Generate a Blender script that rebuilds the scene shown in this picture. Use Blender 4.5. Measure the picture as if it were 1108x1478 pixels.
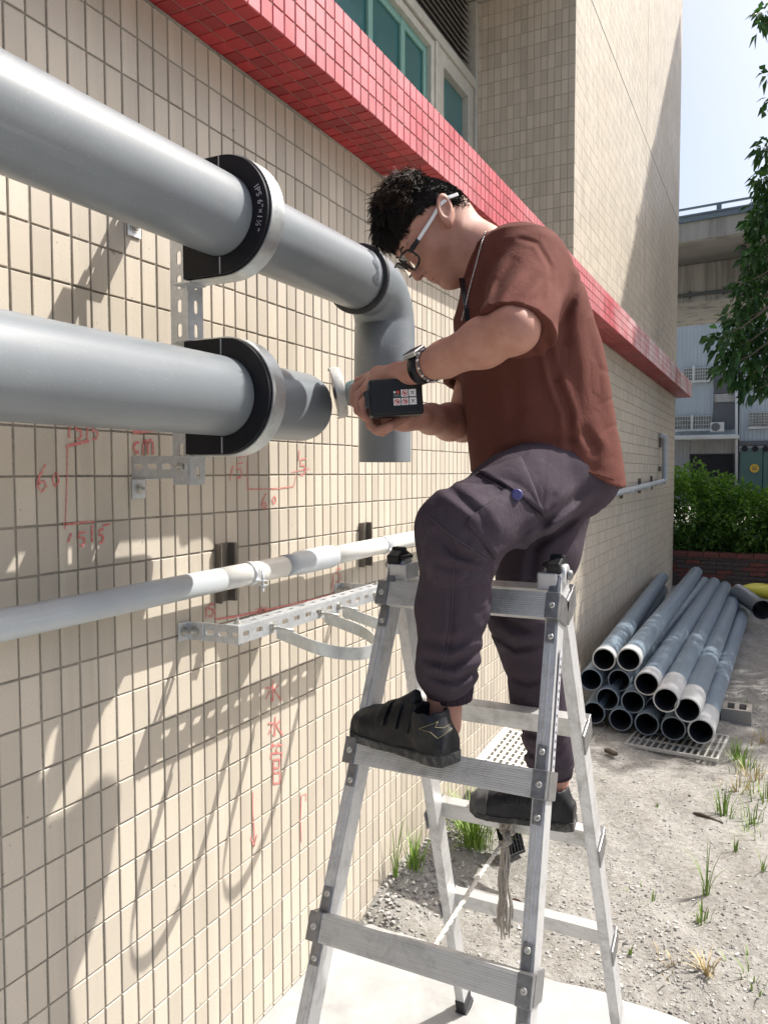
import bpy, bmesh, math, random
import numpy as np
from mathutils import Vector, Matrix
for o in list(bpy.data.objects): bpy.data.objects.remove(o)
scene = bpy.context.scene
COL = scene.collection
random.seed(7); RNG = np.random.default_rng(7)
rad = math.radians

# ------------------------------------------------------------------ camera
# metres; the tiled wall is the plane x = 0, y runs along it into the depth, z is up, the slab is z = 0
FPX, YAW, PITCH, ROLL = 1117.5, rad(26.784), rad(-2.911), rad(0.068)
CAM = np.array([1.3231, -1.0250, 1.6115])
def _rot(a, b, g):
    ca, sa, cb, sb, cg, sg = math.cos(a), math.sin(a), math.cos(b), math.sin(b), math.cos(g), math.sin(g)
    Rz = np.array([[ca, -sa, 0], [sa, ca, 0], [0, 0, 1]]); Rx = np.array([[1, 0, 0], [0, cb, -sb], [0, sb, cb]])
    Ry = np.array([[cg, 0, sg], [0, 1, 0], [-sg, 0, cg]])
    return Rz @ Rx @ Ry
CR = _rot(YAW, PITCH, ROLL)
camd = bpy.data.cameras.new('camera'); cam = bpy.data.objects.new('camera', camd); COL.objects.link(cam)
camd.sensor_fit = 'VERTICAL'; camd.sensor_height = 36.0; camd.lens = FPX / 1478 * 36
camd.clip_start = 0.02; camd.clip_end = 600
cam.matrix_world = Matrix(((CR[0,0], CR[0,2], -CR[0,1], CAM[0]), (CR[1,0], CR[1,2], -CR[1,1], CAM[1]), (CR[2,0], CR[2,2], -CR[2,1], CAM[2]), (0, 0, 0, 1)))
scene.camera = cam

# ------------------------------------------------------------------ sky, sun, exposure
SUN = Vector((1.0, 1.03, 1.79)).normalized()
SUN_EL = math.asin(SUN.z); SUN_AZ = math.atan2(SUN.x, SUN.y)
world = bpy.data.worlds.new('World'); scene.world = world; world.use_nodes = True
wn = world.node_tree; wn.nodes.clear()
w_out = wn.nodes.new('ShaderNodeOutputWorld'); w_bg = wn.nodes.new('ShaderNodeBackground'); w_sky = wn.nodes.new('ShaderNodeTexSky')
w_sky.sky_type = 'NISHITA'; w_sky.sun_disc = False; w_sky.sun_elevation = SUN_EL; w_sky.sun_rotation = SUN_AZ
w_sky.air_density = 1.0; w_sky.dust_density = 5.0; w_sky.ozone_density = 1.0; w_sky.altitude = 0
w_bg.inputs['Strength'].default_value = 0.128
wn.links.new(w_sky.outputs[0], w_bg.inputs[0]); wn.links.new(w_bg.outputs[0], w_out.inputs[0])
sund = bpy.data.lights.new('sun', 'SUN'); sund.energy = 4.7; sund.angle = rad(0.5); sund.color = (1.0, 0.955, 0.89)
sun = bpy.data.objects.new('sun', sund); COL.objects.link(sun); sun.rotation_euler = SUN.to_track_quat('Z', 'Y').to_euler()
sun.location = (6, 6, 12)
scene.render.engine = 'CYCLES'
scene.view_settings.view_transform = 'Standard'; scene.view_settings.look = 'None'
scene.view_settings.gamma = 1.0; scene.view_settings.use_curve_mapping = False
scene.view_settings.exposure = 0.66

# ------------------------------------------------------------------ helpers
def W(px, py, d):
    """a point at depth d along the optical axis seen at photo pixel (px, py): used while measuring the place"""
    return CAM + CR @ np.array([(px - 554) / FPX * d, d, -(py - 739) / FPX * d])
def ray(px, py): return CR @ np.array([(px - 554) / FPX, 1.0, -(py - 739) / FPX])
def on_x(X, px, py):
    r = ray(px, py); return CAM + r * ((X - CAM[0]) / r[0])
def on_y(Y, px, py):
    r = ray(px, py); return CAM + r * ((Y - CAM[1]) / r[1])
def on_z(Z, px, py):
    r = ray(px, py); return CAM + r * ((Z - CAM[2]) / r[2])
def proj(P):
    q = (np.asarray(P) - CAM) @ CR
    return 554 + FPX * q[..., 0] / q[..., 1], 739 - FPX * q[..., 2] / q[..., 1], q[..., 1]

def props(o, label=None, cat=None, group=None, kind=None):
    if label: o['label'] = label
    if cat: o['category'] = cat
    if group: o['group'] = group
    if kind: o['kind'] = kind
    return o
def thing(name, label, cat, loc=(0, 0, 0), group=None):
    o = bpy.data.objects.new(name, None); COL.objects.link(o); o.location = loc; o.empty_display_size = 0.05
    return props(o, label, cat, group)
def link_mesh(name, me, mat, parent=None):
    if mat is not None:
        for m in (mat if isinstance(mat, (list, tuple)) else [mat]): me.materials.append(m)
    o = bpy.data.objects.new(name, me); COL.objects.link(o)
    if parent is not None:
        o.parent = parent
        o.matrix_parent_inverse = Matrix.Translation(-world_loc(parent))   # meshes are written in world coordinates
    return o
def world_loc(o):
    v = Vector(o.location)
    if o.parent is not None: v = v + world_loc(o.parent) + o.matrix_parent_inverse.translation
    return v
def np_mesh(name, V, F, mat, parent=None, smooth=False, MI=None):
    V = np.asarray(V, dtype=np.float32); F = np.asarray(F, dtype=np.int32)
    me = bpy.data.meshes.new(name); k = F.shape[1]
    me.vertices.add(len(V)); me.vertices.foreach_set('co', V.ravel())
    me.loops.add(F.size); me.loops.foreach_set('vertex_index', F.ravel())
    me.polygons.add(len(F)); me.polygons.foreach_set('loop_start', np.arange(0, F.size, k, dtype=np.int32))
    me.polygons.foreach_set('loop_total', np.full(len(F), k, dtype=np.int32))
    me.polygons.foreach_set('use_smooth', np.full(len(F), bool(smooth)))
    o = link_mesh(name, me, mat, parent)
    if MI is not None: me.polygons.foreach_set('material_index', np.asarray(MI, dtype=np.int32))
    me.update(calc_edges=True); me.validate()
    return o

class MB:
    """collects shapes and links them as ONE mesh object"""
    def __init__(s): s.v = []; s.f = []; s.sm = []; s.mi = []
    def add(s, V, F, smooth=False, mi=0):
        n = len(s.v); s.v += [tuple(float(c) for c in p) for p in V]
        s.f += [tuple(int(i) + n for i in f) for f in F]; s.sm += [smooth] * len(F); s.mi += [mi] * len(F); return s
    def box(s, a, b, mi=0):
        x0, y0, z0 = a; x1, y1, z1 = b
        V = [(x0,y0,z0),(x1,y0,z0),(x1,y1,z0),(x0,y1,z0),(x0,y0,z1),(x1,y0,z1),(x1,y1,z1),(x0,y1,z1)]
        return s.add(V, [(0,3,2,1),(4,5,6,7),(0,1,5,4),(1,2,6,5),(2,3,7,6),(3,0,4,7)], mi=mi)
    def obox(s, c, ax, ay, az, h, mi=0):
        c = np.asarray(c, float); ax, ay, az = (np.asarray(q, float) / np.linalg.norm(q) for q in (ax, ay, az))
        V = [c + ax * (i * h[0]) + ay * (j * h[1]) + az * (k * h[2]) for k in (-1, 1) for i, j in ((-1,-1),(1,-1),(1,1),(-1,1))]
        F = [(0,3,2,1),(4,5,6,7),(0,1,5,4),(1,2,6,5),(2,3,7,6),(3,0,4,7)]
        if np.dot(np.cross(ax, ay), az) < 0: F = [f[::-1] for f in F]
        return s.add(V, F, mi=mi)
    def bar(s, a, b, w, h, up=(0, 0, 1), mi=0):
        a = np.asarray(a, float); b = np.asarray(b, float); d = b - a; L = np.linalg.norm(d); d /= L
        sx = np.cross(d, up); sx /= np.linalg.norm(sx); u = np.cross(sx, d)
        return s.obox((a + b) / 2, d, sx, u, (L / 2, w / 2, h / 2), mi)
    def tube(s, pts, r, n=12, caps=True, mi=0, smooth=True):
        pts = [np.asarray(p, float) for p in pts]; rs = r if hasattr(r, '__len__') else [r] * len(pts)
        V = []; F = []; prev = None
        for i, p in enumerate(pts):
            t = pts[min(i + 1, len(pts) - 1)] - pts[max(i - 1, 0)]; t = t / (np.linalg.norm(t) + 1e-12)
            if prev is None:
                q = np.array([0, 0, 1.0]) if abs(t[2]) < .9 else np.array([1.0, 0, 0]); u = np.cross(t, q)
            else: u = prev - t * np.dot(prev, t)
            u /= np.linalg.norm(u); prev = u; v = np.cross(t, u)
            for k in range(n):
                a = 2 * math.pi * k / n; V.append(p + rs[i] * (math.cos(a) * u + math.sin(a) * v))
        for i in range(len(pts) - 1):
            for k in range(n):
                k2 = (k + 1) % n; F.append((i*n+k, i*n+k2, (i+1)*n+k2, (i+1)*n+k))
        s.add(V, F, smooth, mi)
        if caps:
            m = len(s.v) - len(V); e = (len(pts) - 1) * n
            s.f += [tuple(m + k for k in range(n))[::-1], tuple(m + e + k for k in range(n))]; s.sm += [False] * 2; s.mi += [mi] * 2
        return s
    def cyl(s, a, b, r, r2=None, n=24, caps=True, mi=0): return s.tube([a, b], [r, r if r2 is None else r2], n, caps, mi)
    def lathe(s, o, ax, prof, n=32, mi=0, smooth=True):
        """prof: list of (distance along ax, radius); closed when the first equals the last"""
        o = np.asarray(o, float); ax = np.asarray(ax, float); ax /= np.linalg.norm(ax)
        q = np.array([0, 0, 1.0]) if abs(ax[2]) < .9 else np.array([1.0, 0, 0]); u = np.cross(ax, q); u /= np.linalg.norm(u); v = np.cross(ax, u)
        V = [o + ax * h + r * (math.cos(2*math.pi*k/n) * u + math.sin(2*math.pi*k/n) * v) for h, r in prof for k in range(n)]
        F = []
        for i in range(len(prof) - 1):
            for k in range(n):
                k2 = (k + 1) % n; F.append((i*n+k, i*n+k2, (i+1)*n+k2, (i+1)*n+k))
        return s.add(V, F, smooth, mi)
    def prism(s, poly, f0, f1, mi=0, smooth_side=False):
        """poly: list of 2D points; f0/f1 map a 2D point to the two end faces"""
        n = len(poly); V = [f0(p) for p in poly] + [f1(p) for p in poly]
        s.add(V, [tuple(range(n))[::-1], tuple(range(n, 2*n))], False, mi)
        m = len(s.v) - 2 * n
        for k in range(n):
            k2 = (k + 1) % n; s.f.append((m+k, m+k2, m+n+k2, m+n+k)); s.sm.append(smooth_side); s.mi.append(mi)
        return s
    def build(s, name, mat, parent=None, bevel=0, seg=2, fix=True):
        me = bpy.data.meshes.new(name); me.from_pydata(s.v, [], s.f)
        me.polygons.foreach_set('use_smooth', s.sm); 
        if fix:
            bm = bmesh.new(); bm.from_mesh(me); bmesh.ops.recalc_face_normals(bm, faces=bm.faces); bm.to_mesh(me); bm.free()
        o = link_mesh(name, me, mat, parent)
        if len(me.materials) > 1: me.polygons.foreach_set('material_index', s.mi)
        if bevel:
            m = o.modifiers.new('bevel', 'BEVEL'); m.width = bevel; m.segments = seg; m.limit_method = 'ANGLE'; m.angle_limit = rad(35)
            m.harden_normals = False
        return o
def copy_tree(o, parent=None):
    c = o.copy(); COL.objects.link(c)
    if parent is not None: c.parent = parent
    for ch in list(o.children): copy_tree(ch, c)
    return c

# ------------------------------------------------------------------ materials
def nt(name):
    m = bpy.data.materials.new(name); m.use_nodes = True; t = m.node_tree
    return m, t, t.nodes['Principled BSDF']
def N(t, typ, **kw):
    n = t.nodes.new(typ)
    for k, v in kw.items():
        if k in n.inputs: n.inputs[k].default_value = v
        else: setattr(n, k, v)
    return n
def ramp(t, fac, stops, interp='LINEAR'):
    r = t.nodes.new('ShaderNodeValToRGB'); e = r.color_ramp.elements; r.color_ramp.interpolation = interp
    while len(e) > 1: e.remove(e[-1])
    e[0].position = stops[0][0]; e[0].color = (*stops[0][1], 1)
    for p, c in stops[1:]:
        x = e.new(p); x.color = (*c, 1)
    t.links.new(fac, r.inputs[0]); return r.outputs[0]
def g3(v): return (v, v, v)
def mixc(t, fac, a, b, mode='MIX'):
    n = t.nodes.new('ShaderNodeMix'); n.data_type = 'RGBA'; n.blend_type = mode
    for sock, v in ((n.inputs[0], fac), (n.inputs[6], a), (n.inputs[7], b)):
        if hasattr(v, 'is_linked'): t.links.new(v, sock)
        elif isinstance(v, (int, float)): sock.default_value = v
        else: sock.default_value = (*v, 1)
    return n.outputs[2]
def pos(t, scale=(1, 1, 1), obj=True):
    c = t.nodes.new('ShaderNodeTexCoord'); m = t.nodes.new('ShaderNodeMapping'); m.inputs['Scale'].default_value = scale
    t.links.new(c.outputs['Object'], m.inputs[0]); return m.outputs[0]
def noise(t, vec, scale, detail=4, rough=.6, dist=0):
    n = N(t, 'ShaderNodeTexNoise', Scale=scale, Detail=detail, Roughness=rough, Distortion=dist); t.links.new(vec, n.inputs['Vector']); return n.outputs[0]
def bump(t, b, h, strength=.3, dist=.002, prev=None):
    n = N(t, 'ShaderNodeBump', Strength=strength, Distance=dist); t.links.new(h, n.inputs['Height'])
    if prev is not None: t.links.new(prev, n.inputs['Normal'])
    t.links.new(n.outputs[0], b.inputs['Normal']); return n.outputs[0]
def simple(name, col, rough=.5, metal=0.0, var=.15, nscale=30, bumps=.1, bdist=.001, stretch=(1, 1, 1), spec=None, coat=0, dirt=None, dirt_amt=.5, dirt_scale=8, island=0):
    """plain surface with grain: base colour varied by two noises, optional dirt, fine relief"""
    m, t, b = nt(name); p = pos(t, stretch)
    n1 = noise(t, p, nscale, 5, .65); lo = tuple(c * (1 - var) for c in col); hi = tuple(min(1, c * (1 + var)) for c in col)
    c = ramp(t, n1, [(.3, lo), (.7, hi)])
    if dirt:
        n2 = noise(t, p, dirt_scale, 6, .7, .4); f = ramp(t, n2, [(.48, g3(0)), (.72, g3(dirt_amt))]); c = mixc(t, f, c, dirt)
    if island:
        g = t.nodes.new('ShaderNodeNewGeometry'); k = ramp(t, g.outputs['Random Per Island'], [(0, g3(1 - island)), (1, g3(1 + island))]); c = mixc(t, 1.0, c, k, 'MULTIPLY')
    t.links.new(c, b.inputs['Base Color']); b.inputs['Metallic'].default_value = metal
    r = ramp(t, n1, [(.3, g3(max(.02, rough - .08))), (.75, g3(min(1, rough + .1)))]); t.links.new(r, b.inputs['Roughness'])
    if spec is not None: b.inputs['Specular IOR Level'].default_value = spec
    if coat: b.inputs['Coat Weight'].default_value = coat; b.inputs['Coat Roughness'].default_value = .15
    if bumps: bump(t, b, noise(t, p, nscale * 3, 3), bumps, bdist)
    return m

# ------------------------------------------------------------------ materials of the place
def tile_mat(name, col, dusty, rough, var=.07, speck=True, stain_sheen=.35, wash=False):
    m, t, b = nt(name); p = pos(t)
    g = t.nodes.new('ShaderNodeNewGeometry'); oi = t.nodes.new('ShaderNodeObjectInfo')
    ad = N(t, 'ShaderNodeMath', operation='ADD'); t.links.new(g.outputs['Random Per Island'], ad.inputs[0]); t.links.new(oi.outputs['Random'], ad.inputs[1])
    fr = N(t, 'ShaderNodeMath', operation='FRACT'); t.links.new(ad.outputs[0], fr.inputs[0])
    gp = t.nodes.new('ShaderNodeNewGeometry').outputs['Position']
    k = ramp(t, fr.outputs[0], [(0, tuple(c * (1 - var * 1.4) for c in col)), (.5, col), (1, tuple(min(1, c * (1 + var)) for c in col))])
    big = noise(t, gp, 1.1, 6, .65, .3); k = mixc(t, ramp(t, big, [(.42, g3(0)), (.75, g3(stain_sheen))]), k, dusty)  # on the ledge face this second tone is painted sheen
    mp = t.nodes.new('ShaderNodeMapping'); mp.inputs['Scale'].default_value = (9, 9, .6); t.links.new(gp, mp.inputs[0])
    run = noise(t, mp.outputs[0], 1.0, 5, .7); k = mixc(t, ramp(t, run, [(.50, g3(0)), (.8, g3(.5))]), k, tuple(c * .62 for c in col))
    if speck:
        sp = noise(t, gp, 260, 2, .5); k = mixc(t, ramp(t, sp, [(.62, g3(0)), (.72, g3(.45))]), k, tuple(c * .55 for c in col))
        sp2 = noise(t, gp, 55, 2, .5); k = mixc(t, ramp(t, sp2, [(.74, g3(0)), (.77, g3(.55))]), k, (.12, .09, .06))
    if wash:   # painted white reflections, lime bloom and flaking on the far stretch of the ledge
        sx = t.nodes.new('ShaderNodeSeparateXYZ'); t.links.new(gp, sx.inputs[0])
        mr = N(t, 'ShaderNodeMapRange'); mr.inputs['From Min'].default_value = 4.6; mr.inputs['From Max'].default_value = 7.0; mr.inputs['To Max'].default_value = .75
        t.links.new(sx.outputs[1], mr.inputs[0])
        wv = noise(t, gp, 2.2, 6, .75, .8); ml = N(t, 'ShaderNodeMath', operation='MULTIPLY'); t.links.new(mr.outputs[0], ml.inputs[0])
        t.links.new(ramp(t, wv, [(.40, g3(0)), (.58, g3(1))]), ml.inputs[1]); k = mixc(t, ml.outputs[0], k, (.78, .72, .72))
    t.links.new(k, b.inputs['Base Color'])
    t.links.new(ramp(t, big, [(.3, g3(rough)), (.7, g3(min(1, rough + .18)))]), b.inputs['Roughness'])
    bump(t, b, noise(t, gp, 120, 3, .6), .12, .0006)
    return m
M = {}
M['tile'] = tile_mat('beige glazed tile', (.53, .474, .392), (.455, .408, .338), .42, var=.10)
M['redtile'] = tile_mat('red glazed tile', (.36, .018, .024), (.26, .03, .03), .30, var=.25, speck=False, stain_sheen=.6)
M['redface'] = tile_mat('red glazed tile with painted sheen', (.50, .115, .135), (.62, .33, .345), .36, var=.16, speck=False, stain_sheen=.8, wash=True)  # sun sheen of the ledge face is mixed into its paler red
def mortar_mat(name, lo, hi):
    m, t, b = nt(name); gp = t.nodes.new('ShaderNodeNewGeometry').outputs['Position']
    a = noise(t, gp, 2.6, 6, .7, .5); k = ramp(t, a, [(.30, lo), (.5, tuple((x + y) / 2 for x, y in zip(lo, hi))), (.68, hi)])
    f = noise(t, gp, 160, 3, .6); k = mixc(t, .35, k, ramp(t, f, [(.3, lo), (.7, hi)]))
    t.links.new(k, b.inputs['Base Color']); b.inputs['Roughness'].default_value = .95; bump(t, b, f, .5, .001); return m
M['mortar'] = mortar_mat('grey tile mortar', (.10, .09, .073), (.43, .39, .33))
M['pale_mortar'] = mortar_mat('pale tile mortar', (.27, .25, .21), (.46, .42, .36))
M['redmortar'] = mortar_mat('ledge mortar', (.16, .11, .09), (.42, .33, .28))
M['alu_frame'] = simple('window aluminium', (.52, .52, .47), .45, .3, .1, 20, .05)
m, t, b = nt('teal window glass'); b.inputs['Base Color'].default_value = (.045, .15, .16, 1); b.inputs['Roughness'].default_value = .06
b.inputs['Specular IOR Level'].default_value = .8; M['teal'] = m
M['teal_frame'] = simple('teal inner frame', (.17, .36, .32), .4, 0, .08)
M['louver'] = simple('dark louvre paint', (.22, .20, .18), .45, .2, .2, 40)
M['interior'] = simple('dim interior', (.018, .02, .02), .9, 0, .2)
def pvc(name, col, scr=.5):
    m, t, b = nt(name); p = pos(t)
    mp = t.nodes.new('ShaderNodeMapping'); mp.inputs['Scale'].default_value = (40, 1.2, 40)
    c = t.nodes.new('ShaderNodeTexCoord'); t.links.new(c.outputs['Object'], mp.inputs[0])
    st = noise(t, mp.outputs[0], 1.0, 5, .7); big = noise(t, p, 5, 5, .6, .3); fine = noise(t, p, 90, 4, .7)
    k = ramp(t, big, [(.3, tuple(x * .92 for x in col)), (.7, tuple(min(1, x * 1.08) for x in col))])
    k = mixc(t, ramp(t, st, [(.60, g3(0)), (.70, g3(scr))]), k, tuple(min(1, x * 1.5 + .04) for x in col))
    k = mixc(t, ramp(t, fine, [(.62, g3(0)), (.80, g3(.15))]), k, tuple(x * .8 + .05 for x in col))
    t.links.new(k, b.inputs['Base Color']); t.links.new(ramp(t, st, [(.35, g3(.30)), (.72, g3(.44))]), b.inputs['Roughness'])
    speck = noise(t, p, 330, 2, .5); k2 = mixc(t, ramp(t, speck, [(.66, g3(0)), (.74, g3(.5))]), k, (.42, .42, .40)); t.links.new(k2, b.inputs['Base Color']); bump(t, b, big, .02, .002); return m
M['pvc'] = pvc('grey pvc', (.185, .205, .222), .22)
M['pvc_dark'] = pvc('slate grey pvc elbow', (.165, .185, .20), .3)
M['pvc_blue'] = pvc('blue grey pvc', (.165, .215, .27), .3)
M['pvc_end'] = pvc('chalky pvc socket', (.44, .455, .465), .2)
M['pvc_light'] = pvc('pale pvc', (.66, .655, .62), .3)
M['pvc_mid'] = pvc('light grey pvc', (.42, .455, .48), .3)
M['pvc_in'] = simple('pvc bore', (.03, .035, .045), .6, 0, .2)
M['rubber'] = simple('black rubber', (.018, .019, .022), .55, 0, .2, 60, .15)
M['glue'] = simple('dark solvent smear', (.10, .115, .13), .18, 0, .2, 60, .1)
M['foam'] = simple('black insulation block', (.004, .0045, .008), .6, 0, .25, 90, .25, spec=.3)
M['white_print'] = simple('white print', (.40, .40, .43), .6, 0, .1)
M['seam'] = simple('pale seam line', (.30, .31, .34), .6, 0, .1)
def galv(name, col=(.62, .645, .67), rough=.36, metal=.75):
    m, t, b = nt(name); p = pos(t); v = N(t, 'ShaderNodeTexVoronoi', Scale=95); t.links.new(p, v.inputs['Vector'])
    k = ramp(t, v.outputs['Color'], [(.1, tuple(x * .92 for x in col)), (.9, tuple(min(1, x * 1.06) for x in col))])
    n = noise(t, p, 22, 6, .7, .3); k = mixc(t, ramp(t, n, [(.52, g3(0)), (.75, g3(.35))]), k, tuple(x * .7 for x in col))
    t.links.new(k, b.inputs['Base Color']); b.inputs['Metallic'].default_value = metal
    t.links.new(ramp(t, n, [(.3, g3(rough)), (.7, g3(rough + .2))]), b.inputs['Roughness']); bump(t, b, n, .12, .001); return m
M['galv'] = galv('galvanised steel')
M['galv_strap'] = galv('galvanised strap', (.60, .64, .65), .30)
M['steel_dark'] = galv('weathered strut steel', (.17, .155, .135), .5, .6)
M['bolt'] = galv('zinc bolt', (.55, .54, .50), .28)
def alu_mat(name, col, rough, stretch, dirt=.55):
    m, t, b = nt(name); p = pos(t, stretch); st = noise(t, p, 1.0, 5, .7)
    p2 = pos(t); n = noise(t, p2, 14, 6, .7, .5); fine = noise(t, p2, 150, 3, .6)
    k = ramp(t, st, [(.3, tuple(x * .86 for x in col)), (.7, tuple(min(1, x * 1.08) for x in col))])
    k = mixc(t, ramp(t, n, [(.50, g3(0)), (.74, g3(dirt))]), k, (.20, .19, .165))
    k = mixc(t, ramp(t, fine, [(.66, g3(0)), (.76, g3(.5))]), k, (.12, .11, .095))
    t.links.new(k, b.inputs['Base Color']); b.inputs['Metallic'].default_value = .62
    t.links.new(ramp(t, n, [(.3, g3(rough)), (.7, g3(rough + .22))]), b.inputs['Roughness']); bump(t, b, st, .15, .0008); return m
M['alu'] = alu_mat('worn ladder aluminium', (.62, .625, .63), .38, (260, 260, 9))
M['alu_rung'] = alu_mat('worn rung aluminium', (.60, .60, .59), .42, (6, 200, 420), .55)
M['ladder_steel'] = simple('dark ladder bracket steel', (.22, .22, .225), .4, .7, .3, 50, .2)
M['black_plastic'] = simple('black plastic', (.006, .0065, .0085), .42, 0, .25, 80, .15, spec=.35)
M['concrete'] = simple('bright concrete slab', (.355, .357, .352), .9, 0, .16, 7, .35, .003, dirt=(.245, .243, .235), dirt_amt=.7, dirt_scale=3)
# ground: pale dust, gravel patches, damp darker soil
m, t, b = nt('dusty gravel ground'); gp = t.nodes.new('ShaderNodeNewGeometry').outputs['Position']
n1 = noise(t, gp, 1.6, 8, .7, .3); n2 = noise(t, gp, 14, 6, .75); vo = N(t, 'ShaderNodeTexVoronoi', Scale=60); t.links.new(gp, vo.inputs['Vector'])
k = ramp(t, n1, [(.30, (.165, .157, .140)), (.5, (.268, .260, .240)), (.72, (.352, .344, .322))])
k = mixc(t, ramp(t, n2, [(.42, g3(0)), (.68, g3(.7))]), k, (.16, .145, .118))
k = mixc(t, .30, k, ramp(t, vo.outputs['Color'], [(.1, (.145, .138, .126)), (.9, (.45, .442, .42))]))
t.links.new(k, b.inputs['Base Color']); b.inputs['Roughness'].default_value = .97
n3 = noise(t, gp, 45, 6, .75); bn = bump(t, b, n2, .7, .02); bump(t, b, n3, .8, .008, bn); M['ground'] = m
M['stone'] = simple('pale broken stone', (.315, .308, .292), .9, 0, .15, 40, .4, .002, island=.45)
M['grass'] = simple('fresh weed blade', (.20, .32, .05), .55, 0, .2, 30, 0, island=.35)
M['drygrass'] = simple('dry straw', (.48, .38, .20), .7, 0, .2, 30, 0, island=.25)
M['dryleaf'] = simple('brown dry leaf', (.11, .055, .03), .6, 0, .3, 60, .2)
M['wood'] = simple('weathered wood', (.075, .058, .042), .85, 0, .3, 60, .4)
m, t, b = nt('faded red marker'); gp = t.nodes.new('ShaderNodeNewGeometry').outputs['Position']
k = ramp(t, noise(t, gp, 130, 4, .7), [(.38, (.60, .12, .12)), (.66, (.57, .33, .28))]); t.links.new(k, b.inputs['Base Color']); b.inputs['Roughness'].default_value = .7; M['marker'] = m
M['rope'] = simple('pale cotton rope', (.55, .52, .46), .9, 0, .2, 200, .4)
M['rope_grey'] = simple('dirty rope end', (.33, .30, .26), .95, 0, .3, 200, .4)

# ------------------------------------------------------------------ ground
def hnoise(x, y):
    return (.012 * np.sin(3.1 * x + 1.7 * y) + .010 * np.sin(7.3 * x - 4.1 * y + 1) + .006 * np.sin(17 * x + 11 * y + 2) + .004 * np.sin(31 * x - 27 * y))
def ground_z(x, y):
    near = np.clip((np.asarray(y) - 1.30) / .12, 0, 1); xx = np.asarray(x)
    bank = .07 * np.exp(-((xx - .02) / .16) ** 2) * np.clip((np.asarray(y) - 1.4) / .3, 0, 1) * np.clip((3.2 - np.asarray(y)) / .6, 0, 1)
    return -.09 + near * (.055 + hnoise(xx, np.asarray(y))) + bank * near - .035 * np.clip((np.asarray(y) - 3.0) / .8, 0, 1)
gx = np.concatenate([[-300, -100, -40, -12], np.arange(-4, -.2, .5), np.arange(-.2, 1.6, .03), np.arange(1.6, 4, .15), np.arange(4, 12, 1.0), [20, 60, 150, 300]])
gy = np.concatenate([[-300, -80, -20, -6, -3], np.arange(-2, 1.2, .4), np.arange(1.2, 4.5, .03), np.arange(4.5, 12, .1), np.arange(12, 30, 2.0), [50, 100, 200, 400]])
GX, GY = np.meshgrid(gx, gy, indexing='ij'); GZ = ground_z(GX, GY)
far = (GX < -.3) | (GX > 6) | (GY > 14); GZ = np.where(far, -.04, GZ)
idx = np.arange(GX.size).reshape(GX.shape)
q = np.stack([idx[:-1,:-1].ravel(), idx[1:,:-1].ravel(), idx[1:,1:].ravel(), idx[:-1,1:].ravel()], 1)
props(np_mesh('ground', np.stack([GX.ravel(), GY.ravel(), GZ.ravel()], 1), q, M['ground'], smooth=True), kind='structure')
mb = MB(); yy = [1.345 + .012 * math.sin(9 * x) + .006 * math.sin(31 * x) for x in np.linspace(0, 4, 60)]
poly = [(0.0, -3.0)] + [(4.0, -3.0)] + [(x, y) for x, y in zip(np.linspace(4, 0.0, 60), yy[::-1])]
mb.prism(poly, lambda p: (p[0], p[1], -.12), lambda p: (p[0], p[1], 0.0))
props(mb.build('concrete_slab', M['concrete'], bevel=.006), kind='structure')

# ------------------------------------------------------------------ the tiled building
bld = thing('tiled_building', 'beige tiled building with a red tiled ledge along its side', 'building', (0, 4, 0))
mb = MB(); mb.box((-.5, -4, -.3), (-.0035, 11.0, 2.72)); wall = mb.build('wall', M['mortar'], bld)
mb = MB(); mb.box((-6, 4.6035, 2.70), (-.0035, 11.04, 11.5)); mb.box((-6, -4, 5.10), (-.0035, 4.6, 11.5)); upper = mb.build('upper_wall', M['pale_mortar'], bld)
mb = MB(); mb.box((-.0035, -4, 2.7085), (.1965, 11.2, 2.923)); mb.box((-.8, -4, 2.722), (-.0035, 4.6, 2.923)); ledge = mb.build('ledge', M['redmortar'], bld, bevel=.004)
mb = MB(); mb.box((-1.3, -4, 2.722), (-.86, 4.6, 5.1)); mb.build('back_wall', M['interior'], bld)

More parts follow.
